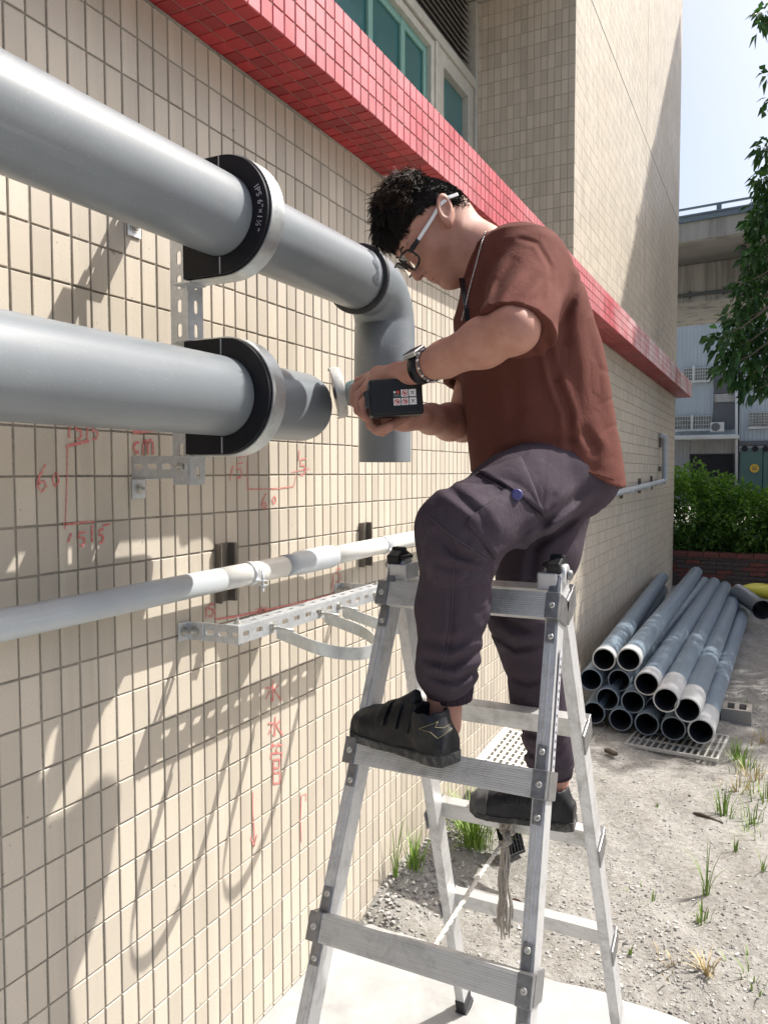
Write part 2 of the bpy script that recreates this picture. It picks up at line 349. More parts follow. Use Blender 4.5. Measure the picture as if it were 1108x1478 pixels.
def tiles(o, u, v, n, du, dv, cells, gap, depth=.006, bev=.0012, lite=False, jit=.0004, tilt=.004):
    """tile blocks on a plane: o origin, u/v/n axes; cells = (i, j) array. Returns V, F"""
    o, u, v, n = (np.asarray(a, float) for a in (o, u, v, n)); cells = np.asarray(cells); K = len(cells)
    cu = (cells[:, 0] + .5) * du; cv = (cells[:, 1] + .5) * dv
    hw = np.full(K, du / 2 - gap / 2) + RNG.uniform(-.0004, .0004, K); hh = np.full(K, dv / 2 - gap / 2) + RNG.uniform(-.0005, .0005, K)
    cu = cu + RNG.uniform(-.0005, .0005, K); cv = cv + RNG.uniform(-.0005, .0005, K)
    off = RNG.uniform(-jit, jit * .2, K); ta = RNG.normal(0, tilt, K); tb = RNG.normal(0, tilt * .6, K)
    S = np.array([(-1, -1), (1, -1), (1, 1), (-1, 1)], float); rings = [(0, -depth), (0, -bev), (bev, 0)] if not lite else [(0, -depth), (0, 0)]
    Vs = []
    for ins, z in rings:
        a = S[None, :, 0] * (hw - ins)[:, None]; c = S[None, :, 1] * (hh - ins)[:, None]
        zz = z + off[:, None] + (a * ta[:, None] + c * tb[:, None] if z > -depth else 0)
        Vs.append(o + (cu[:, None] + a)[..., None] * u + (cv[:, None] + c)[..., None] * v + (zz + 0 * a)[..., None] * n)
    R_ = len(rings); V = np.stack(Vs, 1).reshape(-1, 3)
    base = []
    for r in range(R_ - 1):
        for k in range(4): base.append((r*4+k, r*4+(k+1) % 4, (r+1)*4+(k+1) % 4, (r+1)*4+k))
    e = (R_ - 1) * 4; base.append((e, e+1, e+2, e+3)); base = np.array(base)
    if np.dot(np.cross(u, v), n) < 0: base = base[:, ::-1]
    F = (base[None] + (np.arange(K) * R_ * 4)[:, None, None]).reshape(-1, 4)
    return V, F
def lay(name, parent, mat, o, u, v, n, du, dv, ni, nj, gap, single=0, lite=False, skip=None):
    """tiling with the tiles that show largest as objects of their own and the rest as one part"""
    I, J = np.meshgrid(np.arange(ni), np.arange(nj), indexing='ij'); cells = np.stack([I.ravel(), J.ravel()], 1)
    if skip is not None: cells = cells[~skip(cells)]
    o_, u_, v_ = (np.asarray(a, float) for a in (o, u, v)); C = o_ + ((cells[:, 0] + .5) * du)[:, None] * u_ + ((cells[:, 1] + .5) * dv)[:, None] * v_
    px, py, d = proj(C); vis = (px > -30) & (px < 1138) & (py > -60) & (py < 1530) & (d > .1)
    order = np.argsort(np.where(vis, d, 1e6)); own = order[:single]; rest = order[single:]
    if single:
        me = []
        for k in range(5):
            V, F = tiles((-du/2, -dv/2, 0), (1, 0, 0), (0, 1, 0), (0, 0, 1), du, dv, [(0, 0)], gap)
            m = bpy.data.meshes.new(name); m.from_pydata(V.tolist(), [], F.tolist()); m.materials.append(mat); me.append(m)
        rot = Matrix((u, v, n)).transposed().to_4x4()
        for k, q in enumerate(own):
            ob = bpy.data.objects.new(name, me[k % 5]); COL.objects.link(ob); ob.parent = parent; ob.matrix_parent_inverse = Matrix.Translation(-world_loc(parent))
            tl = Matrix.Rotation(RNG.normal(0, .003), 4, 'X') @ Matrix.Rotation(RNG.normal(0, .005), 4, 'Y')
            ob.matrix_basis = Matrix.Translation(C[q] + np.asarray(n, float) * RNG.uniform(-.0004, .0001)) @ rot @ tl
    V, F = tiles(o, u, v, n, du, dv, cells[rest], gap, lite=lite)
    return props(np_mesh(name if not single else name + '_field', V, F, mat, parent), kind='stuff')
# lower wall: 50 x 100 mm module, joints where the photograph has them
lay('wall_tile', wall, M['tile'], (0, -2.5, -.095), (0, 1, 0), (0, 0, 1), (1, 0, 0), .05, .1, 270, 28, .0050, single=300)
lay('side_tile', upper, M['tile'], (-.8, 4.6, 2.923), (1, 0, 0), (0, 0, 1), (0, -1, 0), .05, .0985, 16, 22, .0055, lite=False)
lay('upper_tile', upper, M['tile'], (0, 4.6, 2.923), (0, 1, 0), (0, 0, 1), (1, 0, 0), .05, .0985, 128, 62, .0034, lite=True)
MB().box((-.002, 4.605, 5.181), (.0012, 11.035, 5.190)).build('expansion_joint', M['rubber'], upper)
MB().box((-.002, 7.9, 2.93), (.0010, 7.906, 9.0)).build('expansion_joint', M['mortar'], upper)
lay('overhead_tile', upper, M['tile'], (0, -1.5, 5.10), (0, 1, 0), (0, 0, 1), (1, 0, 0), .05, .1, 122, 20, .006, lite=True)
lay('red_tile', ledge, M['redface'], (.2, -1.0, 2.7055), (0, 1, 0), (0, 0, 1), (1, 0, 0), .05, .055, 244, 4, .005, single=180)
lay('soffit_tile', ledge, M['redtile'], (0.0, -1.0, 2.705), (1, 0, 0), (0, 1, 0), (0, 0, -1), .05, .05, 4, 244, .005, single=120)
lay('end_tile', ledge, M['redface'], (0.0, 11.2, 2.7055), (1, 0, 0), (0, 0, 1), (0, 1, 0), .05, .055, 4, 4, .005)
mb = MB()
for i in range(60):   # mortar run along the wall top under the ledge
    y = -2 + i * .22; mb.tube([(.001, y, 2.703), (.002, y + .11, 2.7025), (.001, y + .22, 2.703)], .004 + .002 * random.random(), 6)
mb.build('mortar_fillet', M['mortar'], ledge)

# windows, frames and louvre in the recess above the ledge
def win(y0, y1, z0, z1, fw, mull=(), label=None):
    mb = MB()
    mb.box((-.80, y0, z0), (-.735, y0 + fw, z1)); mb.box((-.80, y1 - fw, z0), (-.735, y1, z1))
    mb.box((-.80, y0 + fw, z1 - fw), (-.735, y1 - fw, z1)); mb.box((-.80, y0 + fw, z0), (-.735, y1 - fw, z0 + fw))
    w = mb.build('window', M['alu_frame'], bld, bevel=.004)
    mb = MB(); mb.box((-.795, y0 + fw, z0 + fw), (-.785, y1 - fw, z1 - fw)); mb.build('pane', M['teal'], w)
    mb = MB()
    for yy in mull: mb.box((-.784, yy - .028, z0 + fw), (-.765, yy + .028, z1 - fw))
    if mull:
        mb.box((-.784, y1 - fw - .05, z0 + fw), (-.768, y1 - fw, z1 - fw)); mb.box((-.784, y0 + fw, z1 - fw - .05), (-.769, y1 - fw - .051, z1 - fw))
        mb.build('mullion', M['teal_frame'], w, bevel=.003)
    return w
win(.9, 3.80, 2.924, 4.44, .055, (1.6, 2.15, 2.953, 3.379)); win(3.86, 4.53, 2.924, 4.45, .10)
mb = MB(); mb.box((-.83, .4, 4.452), (-.72, 4.54, 4.52)); mb.box((-.83, 4.545, 2.924), (-.72, 4.597, 5.09)); mb.box((-.82, 3.803, 2.924), (-.725, 3.857, 4.451))
mb.build('window_surround', M['alu_frame'], bld, bevel=.004)
lv = MB().box((-.86, .4, 4.521), (-.83, 4.54, 5.09)).build('louvre', M['interior'], bld)
mb = MB(); mb.obox((-.775, 2.45, 0), (0, 1, 0), (.8, 0, -.6), (.6, 0, .8), (2.06, .020, .0025)); sl0 = mb.build('slat', M['louver'], lv)
for i in range(12):
    o = sl0 if i == 0 else sl0.copy()
    if i: COL.objects.link(o)
    o.location = (0, 0, 4.545 + i * .046)

# red marker writing on the tiles
def ribbon(mb, pts, w):
    P = [on_x(.0016, *p) for p in pts]; V = []; F = []
    for i, p in enumerate(P):
        t = P[min(i+1, len(P)-1)] - P[max(i-1, 0)]; t /= np.linalg.norm(t) + 1e-9; s = np.cross((1, 0, 0), t) * w * .40 * (.75 + .5 * random.random())
        V += [p + s, p - s]
    for i in range(len(P) - 1): F.append((2*i, 2*i+1, 2*i+3, 2*i+2))
    mb.add(V, F)
DIG = {'1': [[(.5, 0), (.42, 1)]], '5': [[(.85, 0), (.2, .05), (.15, .42), (.6, .4), (.75, .7), (.5, 1), (.1, .95)]], '6': [[(.7, 0), (.25, .5), (.15, .8), (.45, 1), (.75, .8), (.6, .6), (.2, .72)]],
       '0': [[(.5, .3), (.2, .6), (.4, .95), (.75, .75), (.7, .4), (.45, .3)]], '|': [[(.5, -.1), (.5, 1)]],
       'c': [[(.8, .1), (.3, .1), (.1, .5), (.3, .9), (.75, .85)]], 'm': [[(.05, 1), (.1, .1)], [(.1, .3), (.3, .05), (.45, .3), (.45, .95)], [(.45, .3), (.7, .0), (.9, .3), (.92, 1)]],
       '-': [[(0, .5), (1, .45)]],
       '水': [[(.52, 0), (.5, .95), (.38, .85)], [(.05, .35), (.42, .32), (.1, .85)], [(.85, .2), (.58, .42)], [(.56, .4), (1, .9)]],
       '管': [[(.25, 0), (.05, .14)], [(.2, .08), (.48, .06)], [(.7, 0), (.55, .12)], [(.65, .07), (1, .05)], [(.5, .14), (.52, .24)], [(.05, .4), (.08, .26), (.97, .24), (.9, .38)],
             [(.28, .4), (.26, 1)], [(.28, .42), (.75, .40), (.74, .6), (.28, .62)], [(.27, .74), (.8, .72), (.8, .97), (.27, .99)]]}
def write(mb, ch, x, y, w, h, wid=.005, skew=0):
    for st in DIG[ch]:
        pts = [(x + a * w + skew * (c - .5), y + c * h) for a, c in st]
        dense = []
        for p, q in zip(pts[:-1], pts[1:]): dense += [tuple(np.array(p) + (np.array(q) - np.array(p)) * k / 3) for k in range(3)]
        ribbon(mb, dense + [pts[-1]], wid)
def mark(*a):
    m_ = MB(); write(m_, *a); m_.build('marking', M['marker'], wall)
def mark_line(*a):
    m_ = MB(); ribbon(m_, *a); m_.build('marking', M['marker'], wall)
for c, x, y, w, h in (('1', 96, 612, 10, 20), ('5', 108, 612, 14, 22), ('1', 123, 612, 8, 22), ('5', 132, 614, 13, 20)): mark( c, x, y, w, h, .006)
mark_line( [(95, 645), (105, 642), (117, 639), (129, 636)], .009); mark_line( [(98, 647), (97, 690), (96, 730), (95, 757)], .0028)
mark( '6', 51, 670, 22, 40, .006); mark( '0', 73, 672, 16, 32, .005)
mark( 'c', 192, 637, 12, 18, .008); mark( 'm', 206, 634, 17, 22, .008); mark_line( [(192, 624), (208, 622), (224, 621)], .009)
mark_line( [(92, 757), (105, 756), (120, 754), (136, 753)], .006); mark_line( [(95, 756), (94, 764)], .005)
mark( '1', 97, 770, 9, 13, .006, -4); mark( '5', 112, 768, 15, 20, .006); mark( '|', 131, 760, 5, 22, .006); mark( '5', 142, 764, 10, 20, .007); mark_line( [(148, 759), (160, 756)], .006)
mark_line( [(345, 659), (352, 657), (359, 656)], .010); mark_line( [(356, 664), (357, 684), (358, 706)], .003); mark_line( [(357, 706), (380, 706), (402, 705), (424, 702), (428, 686)], .004)
mark( '6', 376, 712, 12, 22, .007); mark( '0', 391, 712, 10, 16, .006); mark( '1', 330, 672, 9, 22, .005, -4); mark( '5', 340, 668, 13, 22, .005)
mark( '1', 428, 650, 8, 15, .006); mark( '5', 432, 662, 12, 24, .006); mark_line( [(420, 682), (447, 676)], .004)
mark( '1', 295, 876, 6, 16, .006); mark( '5', 300, 872, 11, 18, .006); mark_line( [(310, 878), (311, 894), (345, 889), (400, 877), (440, 868), (482, 858)], .008)
mark_line( [(482, 858), (478, 846), (482, 836)], .005); mark( '1', 478, 828, 6, 20, .005); mark( '5', 484, 820, 10, 20, .005); mark( '水', 368, 874, 20, 14, .005)
mark( '水', 382, 982, 24, 32, .007); mark( '水', 386, 1034, 22, 30, .007); mark( '管', 390, 1072, 18, 60, .007)
mark_line( [(365, 1144), (365, 1170), (367, 1200), (367, 1222), (371, 1205)], .006); mark_line( [(367, 1222), (362, 1208)], .005); mark_line( [(435, 1215), (434, 1185), (435, 1148), (442, 1146), (442, 1156)], .005)

# ------------------------------------------------------------------ planter, hedge
pl = thing('brick_planter', 'low dark brick planter wall with a red brick cap under the hedge', 'planter', (1.5, 11.35, -.04))
mb = MB(); mb.box((-1.2, 11.235, -.2), (5, 11.46, .368)); mb.box((-1.2, 11.46, -.2), (5, 12.9, .30)); plb = mb.build('planter_core', M['mortar'], pl)
M['brick'] = simple('dark weathered brick', (.115, .085, .075), .9, 0, .25, 40, .35, .002, dirt=(.045, .048, .045), dirt_amt=.85, dirt_scale=4, island=.3)
M['brick_red'] = simple('red brick', (.21, .07, .055), .85, 0, .25, 40, .35, .002, dirt=(.10, .06, .05), dirt_amt=.6, dirt_scale=5, island=.25)
def brick_mesh(sx, sy, sz, mat):
    b_ = MB().box((-sx/2, -sy/2, -sz/2), (sx/2, sy/2, sz/2)); me = bpy.data.meshes.new('brick'); me.from_pydata(b_.v, [], b_.f); me.materials.append(mat); return me
bms = [brick_mesh(.205, .05, .055, M['brick']), brick_mesh(.205, .05, .055, M['brick_red'])]; cap = brick_mesh(.215, .29, .062, M['brick_red'])
for j in range(7):
    for i in range(16 if j > 1 else 16):
        x = -.5 + i * .217 + (.108 if j % 2 else 0)
        if x > 3: continue
        o = bpy.data.objects.new('brick', bms[1 if random.random() < .28 else 0]); COL.objects.link(o); o.parent = pl; o.matrix_parent_inverse = Matrix.Translation(-world_loc(pl))
        o.location = (x, 11.225 + random.uniform(-.004, .004), -.045 + j * .066); o.rotation_euler = (random.uniform(-.01, .01), random.uniform(-.01, .01), 0)
for i in range(18):
    o = bpy.data.objects.new('cap_brick', cap); COL.objects.link(o); o.parent = pl; o.matrix_parent_inverse = Matrix.Translation(-world_loc(pl)); o.location = (-.6 + i * .222, 11.33, .40 + random.uniform(-.003, .003))

def leaf_cloud(name, P, D, L, Wd, mat, parent=None, droop=.25, fold=.25):
    """P base points, D directions, L lengths, Wd widths: each leaf a folded, bent blade of four quads"""
    K = len(P); D = D / np.linalg.norm(D, axis=1, keepdims=True); rnd = RNG.normal(size=(K, 3)); S = np.cross(D, rnd); S /= np.linalg.norm(S, axis=1, keepdims=True); Nn = np.cross(S, D)
    flip = np.sign(Nn[:, 2:3] + 1e-6); Nn = Nn * flip; S = S * flip
    t = np.array([0, .45, 1.0]); wv = np.array([.12, 1.0, .06]); V = np.zeros((K, 9, 3))
    for i in range(3):
        c = P + D * (L * t[i])[:, None] - np.array([0, 0, 1.0]) * (droop * L * t[i] ** 2)[:, None]
        V[:, i*3] = c - S * (Wd * wv[i] / 2)[:, None] + Nn * (Wd * wv[i] * fold)[:, None]; V[:, i*3+1] = c; V[:, i*3+2] = c + S * (Wd * wv[i] / 2)[:, None] + Nn * (Wd * wv[i] * fold)[:, None]
    b = np.array([(0, 1, 4, 3), (1, 2, 5, 4), (3, 4, 7, 6), (4, 5, 8, 7)]); F = (b[None] + (np.arange(K) * 9)[:, None, None]).reshape(-1, 4)
    return np_mesh(name, V.reshape(-1, 3), F, mat, parent)
def leaf_mat(name, a, c, trans=.35, rough=.38):
    m, t, b = nt(name); g = t.nodes.new('ShaderNodeNewGeometry'); k = ramp(t, g.outputs['Random Per Island'], [(0, a), (.55, tuple((x+y)/2 for x, y in zip(a, c))), (.93, c), (1, tuple(min(1, x * 1.7) for x in c))])
    t.links.new(k, b.inputs['Base Color']); b.inputs['Roughness'].default_value = rough
    tr = t.nodes.new('ShaderNodeBsdfTranslucent'); t.links.new(mixc(t, 1.0, k, (1.5, 1.7, .7), 'MULTIPLY'), tr.inputs[0]); mx = t.nodes.new('ShaderNodeMixShader'); mx.inputs[0].default_value = trans
    t.links.new(b.outputs[0], mx.inputs[1]); t.links.new(tr.outputs[0], mx.inputs[2]); t.links.new(mx.outputs[0], t.nodes['Material Output'].inputs[0]); return m
M['hedge_leaf'] = leaf_mat('hedge leaf', (.06, .14, .028), (.16, .28, .06)); M['tree_leaf'] = leaf_mat('broad tree leaf', (.022, .07, .022), (.06, .145, .04), .3)
M['bark'] = simple('grey bark', (.13, .11, .09), .9, 0, .3, 25, .6, .01)
def shrub(cx, w, h, n, label):
    r = thing('hedge_shrub', label, 'hedge', (cx, 12.0, .3), 'hedge shrubs in the planter')
    q = RNG.normal(size=(n, 3)); q /= np.linalg.norm(q, axis=1, keepdims=True); rr = RNG.uniform(.25, 1, n) ** .45
    lump = 1 + .22 * np.sin(5 * q[:, 0] + cx * 3) * np.sin(6 * q[:, 2] + 1) + .16 * np.sin(11 * q[:, 0] + 7 * q[:, 1] + cx)
    P = np.array([cx, 11.95, .30 + h * .5]) + q * (rr * lump)[:, None] * np.array([w, .62, h * .55]); P[:, 2] = np.maximum(P[:, 2], .34 + RNG.uniform(0, .1, n))
    D = q + RNG.normal(0, .7, (n, 3)) + np.array([0, -.2, .45])
    leaf_cloud('foliage', P, D, RNG.uniform(.06, .10, n), RNG.uniform(.035, .06, n), M['hedge_leaf'], r)
    mb = MB()
    for k in range(14):
        a = random.uniform(0, 6.28); e = np.array([cx + w * .7 * math.cos(a), 12 + .4 * math.sin(a), .4 + h * random.uniform(.5, .95)]); b0 = np.array([cx + random.uniform(-.15, .15), 12 + random.uniform(-.1, .1), .28])
        mb.tube([b0, (b0 + e) / 2 + np.array([0, 0, .1]), e], [.014, .009, .003], 5)
    mb.build('stem', M['bark'], r); return r
shrub(.10, .66, 1.30, 6500, 'tall leafy green shrub in the planter, next to the building corner'); shrub(.92, .66, 1.02, 6500, 'lower leafy green shrub in the planter at the right edge of the photo')
shrub(1.8, .7, 1.1, 4000, 'leafy green shrub in the planter beyond the right edge'); shrub(-.75, .6, 1.2, 1200, 'leafy green shrub behind the building corner')

# ------------------------------------------------------------------ tree on the right
tree = thing('tree', 'broad leaved tree with branches hanging in at the right edge before the overpass', 'tree', (3.6, 9.6, -.04))
mb = MB(); mb.tube([(3.6, 9.6, -.2), (3.55, 9.55, 1.2), (3.4, 9.5, 2.6), (3.3, 9.4, 3.6)], [.20, .16, .14, .12], 12)
limbs = [((3.3, 9.4, 3.6), (2.2, 9.2, 5.2), (1.3, 9.0, 6.6)), ((3.3, 9.4, 3.6), (2.4, 8.9, 4.2), (1.25, 8.7, 4.2)), ((3.35, 9.4, 3.2), (4.4, 10, 5), (5.2, 10.4, 6.4)), ((3.4, 9.5, 3.0), (3.4, 9.8, 5.5), (3.3, 9.8, 8.2)), ((3.4, 9.5, 2.7), (2.3, 9.6, 3.4), (1.15, 9.3, 3.1))]
for l in limbs: mb.tube([np.array(l[0]), (np.array(l[0]) + l[1]) / 2 + np.array([0, 0, .1]), np.array(l[1]), (np.array(l[1]) + l[2]) / 2, np.array(l[2])], [.10, .085, .06, .04, .02], 8)
mb.build('trunk', M['bark'], tree)
cl = []   # leaf clusters in view (photo pixel, depth, radius in m), then the rest of the crown out of the frame
for px_, py_, d_, r_, n_ in ((1103, 18, 8.6, .13, 40), (1094, 40, 8.5, .07, 9), (1107, 110, 8.8, .09, 14), (1110, 150, 8.8, .12, 20), (1106, 215, 8.7, .16, 60), (1095, 262, 8.6, .08, 14), (1106, 262, 8.7, .18, 80),
    (1102, 300, 8.7, .20, 95), (1094, 325, 8.6, .18, 75), (1100, 350, 8.8, .22, 100), (1090, 372, 8.6, .20, 90), (1104, 400, 8.7, .2, 70), (1088, 415, 8.5, .17, 55), (1068, 412, 8.4, .09, 22), (1075, 440, 8.5, .2, 70), (1098, 445, 8.7, .22, 80),
    (1060, 468, 8.4, .17, 55), (1083, 480, 8.6, .22, 80), (1104, 490, 8.7, .22, 80), (1036, 488, 8.3, .13, 34), (1052, 505, 8.4, .18, 60), (1075, 520, 8.6, .22, 80), (1100, 525, 8.7, .2, 60), (1046, 530, 8.4, .13, 34), (1066, 548, 8.5, .13, 36), (1088, 552, 8.6, .14, 34), (1079, 568, 8.5, .08, 14), (1100, 560, 8.6, .12, 26)):
    cl.append((W(px_, py_, d_ * 1.05), r_, n_))
for c, r, n in list(cl):
    for dx in (.42, .85): cl.append((c + np.array([dx + RNG.uniform(-.1, .1) + max(0, 1.12 - c[0]), RNG.uniform(-.1, .4), RNG.uniform(-.1, .3)]), .26, 34))
for k in range(1150):
    v = RNG.normal(size=3); v /= np.linalg.norm(v); c = np.array([3.6, 9.6, 6.0]) + v * np.array([2.3, 2.5, 2.9]) * RNG.uniform(.35, 1) ** .5
    if c[0] < 1.55 or c[2] > 3.2 + 1.05 * (c[0] - .6): continue
    cl.append((c, .30, 26))
P = []; D = []
for c, r, n in cl:
    v = RNG.normal(size=(n, 3)); v /= np.linalg.norm(v, axis=1, keepdims=True); P.append(c + v * r * RNG.uniform(.2, 1, (n, 1))); D.append(v * .8 + RNG.normal(0, .35, (n, 3)) + np.array([-.25, -.1, -.55]))
P = np.concatenate(P); D = np.concatenate(D); n = len(P)
leaf_cloud('crown', P, D, RNG.uniform(.08, .135, n), RNG.uniform(.045, .078, n), M['tree_leaf'], tree, droop=.35, fold=.2)
mb = MB()
for c, r, n in cl[:28]: mb.tube([c + np.array([.55, .1, .35]), c + np.array([.25, .05, .12]), c], [.010, .008, .003], 5)
mb.build('twig', M['bark'], tree)

# ------------------------------------------------------------------ overpass
M['oconc'] = simple('stained overpass concrete', (.40, .385, .35), .9, 0, .12, 3, .2, .01, stretch=(2.2, 2.2, .10), dirt=(.10, .095, .085), dirt_amt=.9, dirt_scale=1.2)
M['oconc2'] = simple('overpass soffit concrete', (.33, .31, .275), .9, 0, .12, 2, .2, .01, dirt=(.2, .185, .16), dirt_amt=.6, dirt_scale=1)
M['orail'] = simple('blue grey rail paint', (.16, .21, .25), .5, .2, .15, 20)
M['opipe'] = simple('dark drain pipe', (.085, .095, .10), .6, 0, .2, 20)
e = np.array([.9936, -.113, 0]); nrm = np.array([.113, .9936, 0]); O0 = W(985, 299, 20.0)
zt = lambda py, d: W(985, py, d)[2]
z_rt, z_pt, z_pb = zt(299, 20), zt(312, 20), zt(349, 20); z_gb = zt(437, 22.3)
def op(a, n_, z): q_ = O0 + e * a + nrm * n_; return np.array([q_[0], q_[1], z])
opx = thing('overpass', 'concrete road overpass with blue grey railing crossing behind the building', 'overpass', tuple(op(10, 5, 0)))
def slab(n0, n1, z0, z1, a0=-25, a1=45):
    mb = MB(); c = (op(a0, n0, z0) + op(a1, n1, z1)) / 2; mb.obox(c, e, nrm, (0, 0, 1), ((a1 - a0) / 2, abs(n1 - n0) / 2, abs(z1 - z0) / 2)); return mb
slab(.0, .25, z_pb, z_pt).build('parapet', M['oconc'], opx, bevel=.03)
mb = slab(.26, 10, z_pb + .02, z_pb + .35); mb.build('deck', M['oconc2'], opx)
mb = slab(2.4, 6.2, z_gb, z_pb + .019); mb.build('girder', M['oconc'], opx, bevel=.05)
for a in (-17, 24):
    mb = MB(); mb.obox((op(a, 4.3, z_gb) + op(a, 4.3, -.1)) / 2, e, nrm, (0, 0, 1), (1.0, 1.1, (z_gb + .05) / 2)); mb.build('pier', M['oconc'], opx, bevel=.08)
mb = MB(); c0, c1 = op(-25, .12, z_rt - .03), op(45, .12, z_rt - .03); mb.bar(c0, c1, .06, .06); mb.build('handrail', M['orail'], opx, bevel=.02)
mb = MB(); mb.bar(op(-25, -.04, z_pt - .13), op(45, -.04, z_pt - .13), .07, .12); mb.bar(op(-25, -.07, z_pt - .03), op(45, -.07, z_pt - .03), .05, .05); mb.build('guard_beam', M['orail'], opx, bevel=.015)
for k in range(-12, 26):
    mb = MB(); mb.bar(op(.85 + k * 1.13, .12, z_pt), op(.85 + k * 1.13, .12, z_rt - .06), .09, .12, up=(1, 0, 0)); mb.build('post', M['orail'], opx, bevel=.015)
for a in (1.25, 12):
    mb = MB(); mb.tube([op(a, 1.2, z_pb - .02), op(a, 1.2, z_pb - .12), op(a, 1.6, z_pb - .35), op(a, 2.25, z_pb - 1.05)], .10, 12); mb.build('drain_pipe', M['opipe'], opx)
mb = MB(); mb.tube([op(-25, 2.33, z_gb + .2), op(45, 2.33, z_gb + .2)], .05, 8); mb.build('conduit', M['opipe'], opx)
for i in range(9):
    mb = MB(); a = -1.2 + i * .9; mb.box((0, 0, 0), (0, 0, 0)) if False else mb.bar(op(a, 2.36, z_gb + .1), op(a, 2.36, z_gb + .32), .08, .04, up=(1, 0, 0)); mb.build('bracket', M['opipe'], opx)

# ------------------------------------------------------------------ corrugated building behind
M['corr'] = simple('pale blue corrugated sheet', (.42, .475, .50), .55, 0, .06, 1.2, 0, stretch=(1, 1, .3), dirt=(.30, .33, .34), dirt_amt=.6, dirt_scale=.5)
M['corr_grey'] = simple('grey corrugated sheet', (.34, .34, .33), .6, 0, .08, 1.2, 0, dirt=(.22, .21, .2), dirt_amt=.6, dirt_scale=.5)
M['bdark'] = simple('dark shutter', (.10, .105, .11), .6, 0, .15, 2); M['bblack'] = simple('dark doorway', (.02, .02, .022), .9, 0, .2, 2)
M['bwhite'] = simple('dull white paint', (.62, .62, .58), .6, 0, .08, 3, dirt=(.35, .34, .3), dirt_amt=.6, dirt_scale=1)
M['bteal'] = simple('green roller door', (.10, .185, .165), .6, 0, .1, 2); M['bglass'] = simple('dusty far glass', (.17, .18, .16), .3, 0, .3, 3)
M['yellow'] = simple('yellow sign paint', (.75, .48, .04), .6, 0, .1, 3)
YB = 46.0
def bp(px, py, dy=0.0): return on_y(YB + dy, px, py)
bgb = thing('warehouse', 'pale blue corrugated warehouse with barred windows behind the overpass', 'building', (0, YB + 4, 0))
def corrugated(name, x0, x1, z0, z1, y, mat, pitch=.2, dep=.03):
    xs = np.arange(x0, x1, pitch / 4); k = np.arange(len(xs)) % 4; yo = np.where((k == 0) | (k == 1), 0, dep); n = len(xs)
    V = np.concatenate([np.stack([xs, y - yo, np.full(n, z0)], 1), np.stack([xs, y - yo, np.full(n, z1)], 1)]); i = np.arange(n - 1)
    return np_mesh(name, V, np.stack([i, i + 1, n + i + 1, n + i], 1), mat, bgb)
zA = bp(1030, 630)[2]
mb = MB(); mb.box((-14, YB + .1, -.1), (16, YB + 12, 11.5)); mb.build('core', M['bdark'], bgb)
xm = bp(1063, 630)[0]
corrugated('cladding', -12, xm, zA, 11.4, YB, M['corr']); corrugated('cladding', xm + .1, 14, bp(1080, 637)[2], 11.4, YB - .15, M['corr'])
corrugated('cladding', -12, bp(995, 650)[0], -.1, zA, YB + .02, M['corr_grey']); corrugated('cladding', bp(995, 650)[0], xm, bp(1000, 655)[2], zA, YB + .02, M['corr_grey'])
def rect(name, x0, y0, x1, y1, mat, dy=-.1, th=.08, parent=bgb, bevel=0):
    a, c = bp(x0, y1, dy), bp(x1, y0, dy); mb = MB(); mb.box((a[0], a[1] - th, a[2]), (c[0], a[1], c[2])); return mb.build(name, mat, parent, bevel=bevel)
def grille(x0, y0, x1, y1, nv, nh):
    w = rect('window', x0, y0, x1, y1, M['bglass']); a, c = bp(x0, y1, -.22), bp(x1, y0, -.22)
    mb = MB()
    for i in range(nv + 1): x = a[0] + (c[0] - a[0]) * i / nv; mb.box((x - .011, a[1] - .02, a[2]), (x + .011, a[1], c[2]))
    mb.build('bar', M['bwhite'], w); mb = MB()
    for j in range(nh + 1): z = a[2] + (c[2] - a[2]) * j / nh; mb.box((a[0], a[1] - .045, z - .013), (c[0], a[1] - .025, z + .013))
    mb.build('rail', M['bwhite'], w); mb = MB(); mb.box((a[0] - .05, a[1] - .1, a[2] - .12), (c[0] + .05, a[1], a[2] - .02)); mb.build('sill', M['bwhite'], w); return w
grille(986, 530, 1027, 550, 12, 4); grille(973, 600, 1026, 620, 14, 3); grille(1080, 595, 1112, 616, 14, 5); grille(1080, 536, 1112, 556, 12, 5)
mb = MB(); a = bp(998, 621, -.25); mb.box((a[0] - .06, a[1] - .1, a[2]), (a[0] + .06, a[1], a[2] + .85)); a = bp(1000, 550, -.25); mb.box((a[0] - .06, a[1] - .1, a[2]), (a[0] + .06, a[1], a[2] + .85)); mb.build('window_post', M['bwhite'], bgb)
rect('shutter', 1029, 539, 1062, 568, M['bdark'], -.06); rect('lintel', 1029, 568, 1061, 581, M['oconc'], -.06, .15); rect('shutter', 1028, 581, 1060, 620, M['bdark'], -.06)
mb = MB(); a, c = bp(968, 635, -1.4), bp(1065, 624, -1.4); mb.box((a[0], a[1], a[2]), (c[0], YB, c[2] - .1)); mb.build('awning', M['bwhite'], bgb, bevel=.05)
rect('doorway', 995, 656, 1057, 712, M['bblack'], -.05, .03); rect('frieze', 1066, 636, 1120, 643, M['bdark'], -.3, .1); rect('panel', 1066, 643, 1120, 652, M['corr_grey'], -.3, .08)
for k in range(4):
    q_ = bp(1074 + k * 15, 647.5, -.42); MB().cyl(q_, q_ + np.array([0, -.08, 0]), .16, n=10).build('vent', M['bblack'], bgb)
dr = rect('roller_door', 1066, 652, 1140, 715, M['bteal'], -.28, .1)
mb = MB(); a = bp(1066, 715, -.39)
for k in range(26): mb.box((a[0], a[1] - .03, a[2] + k * .1), (a[0] + 2.9, a[1], a[2] + k * .1 + .07))
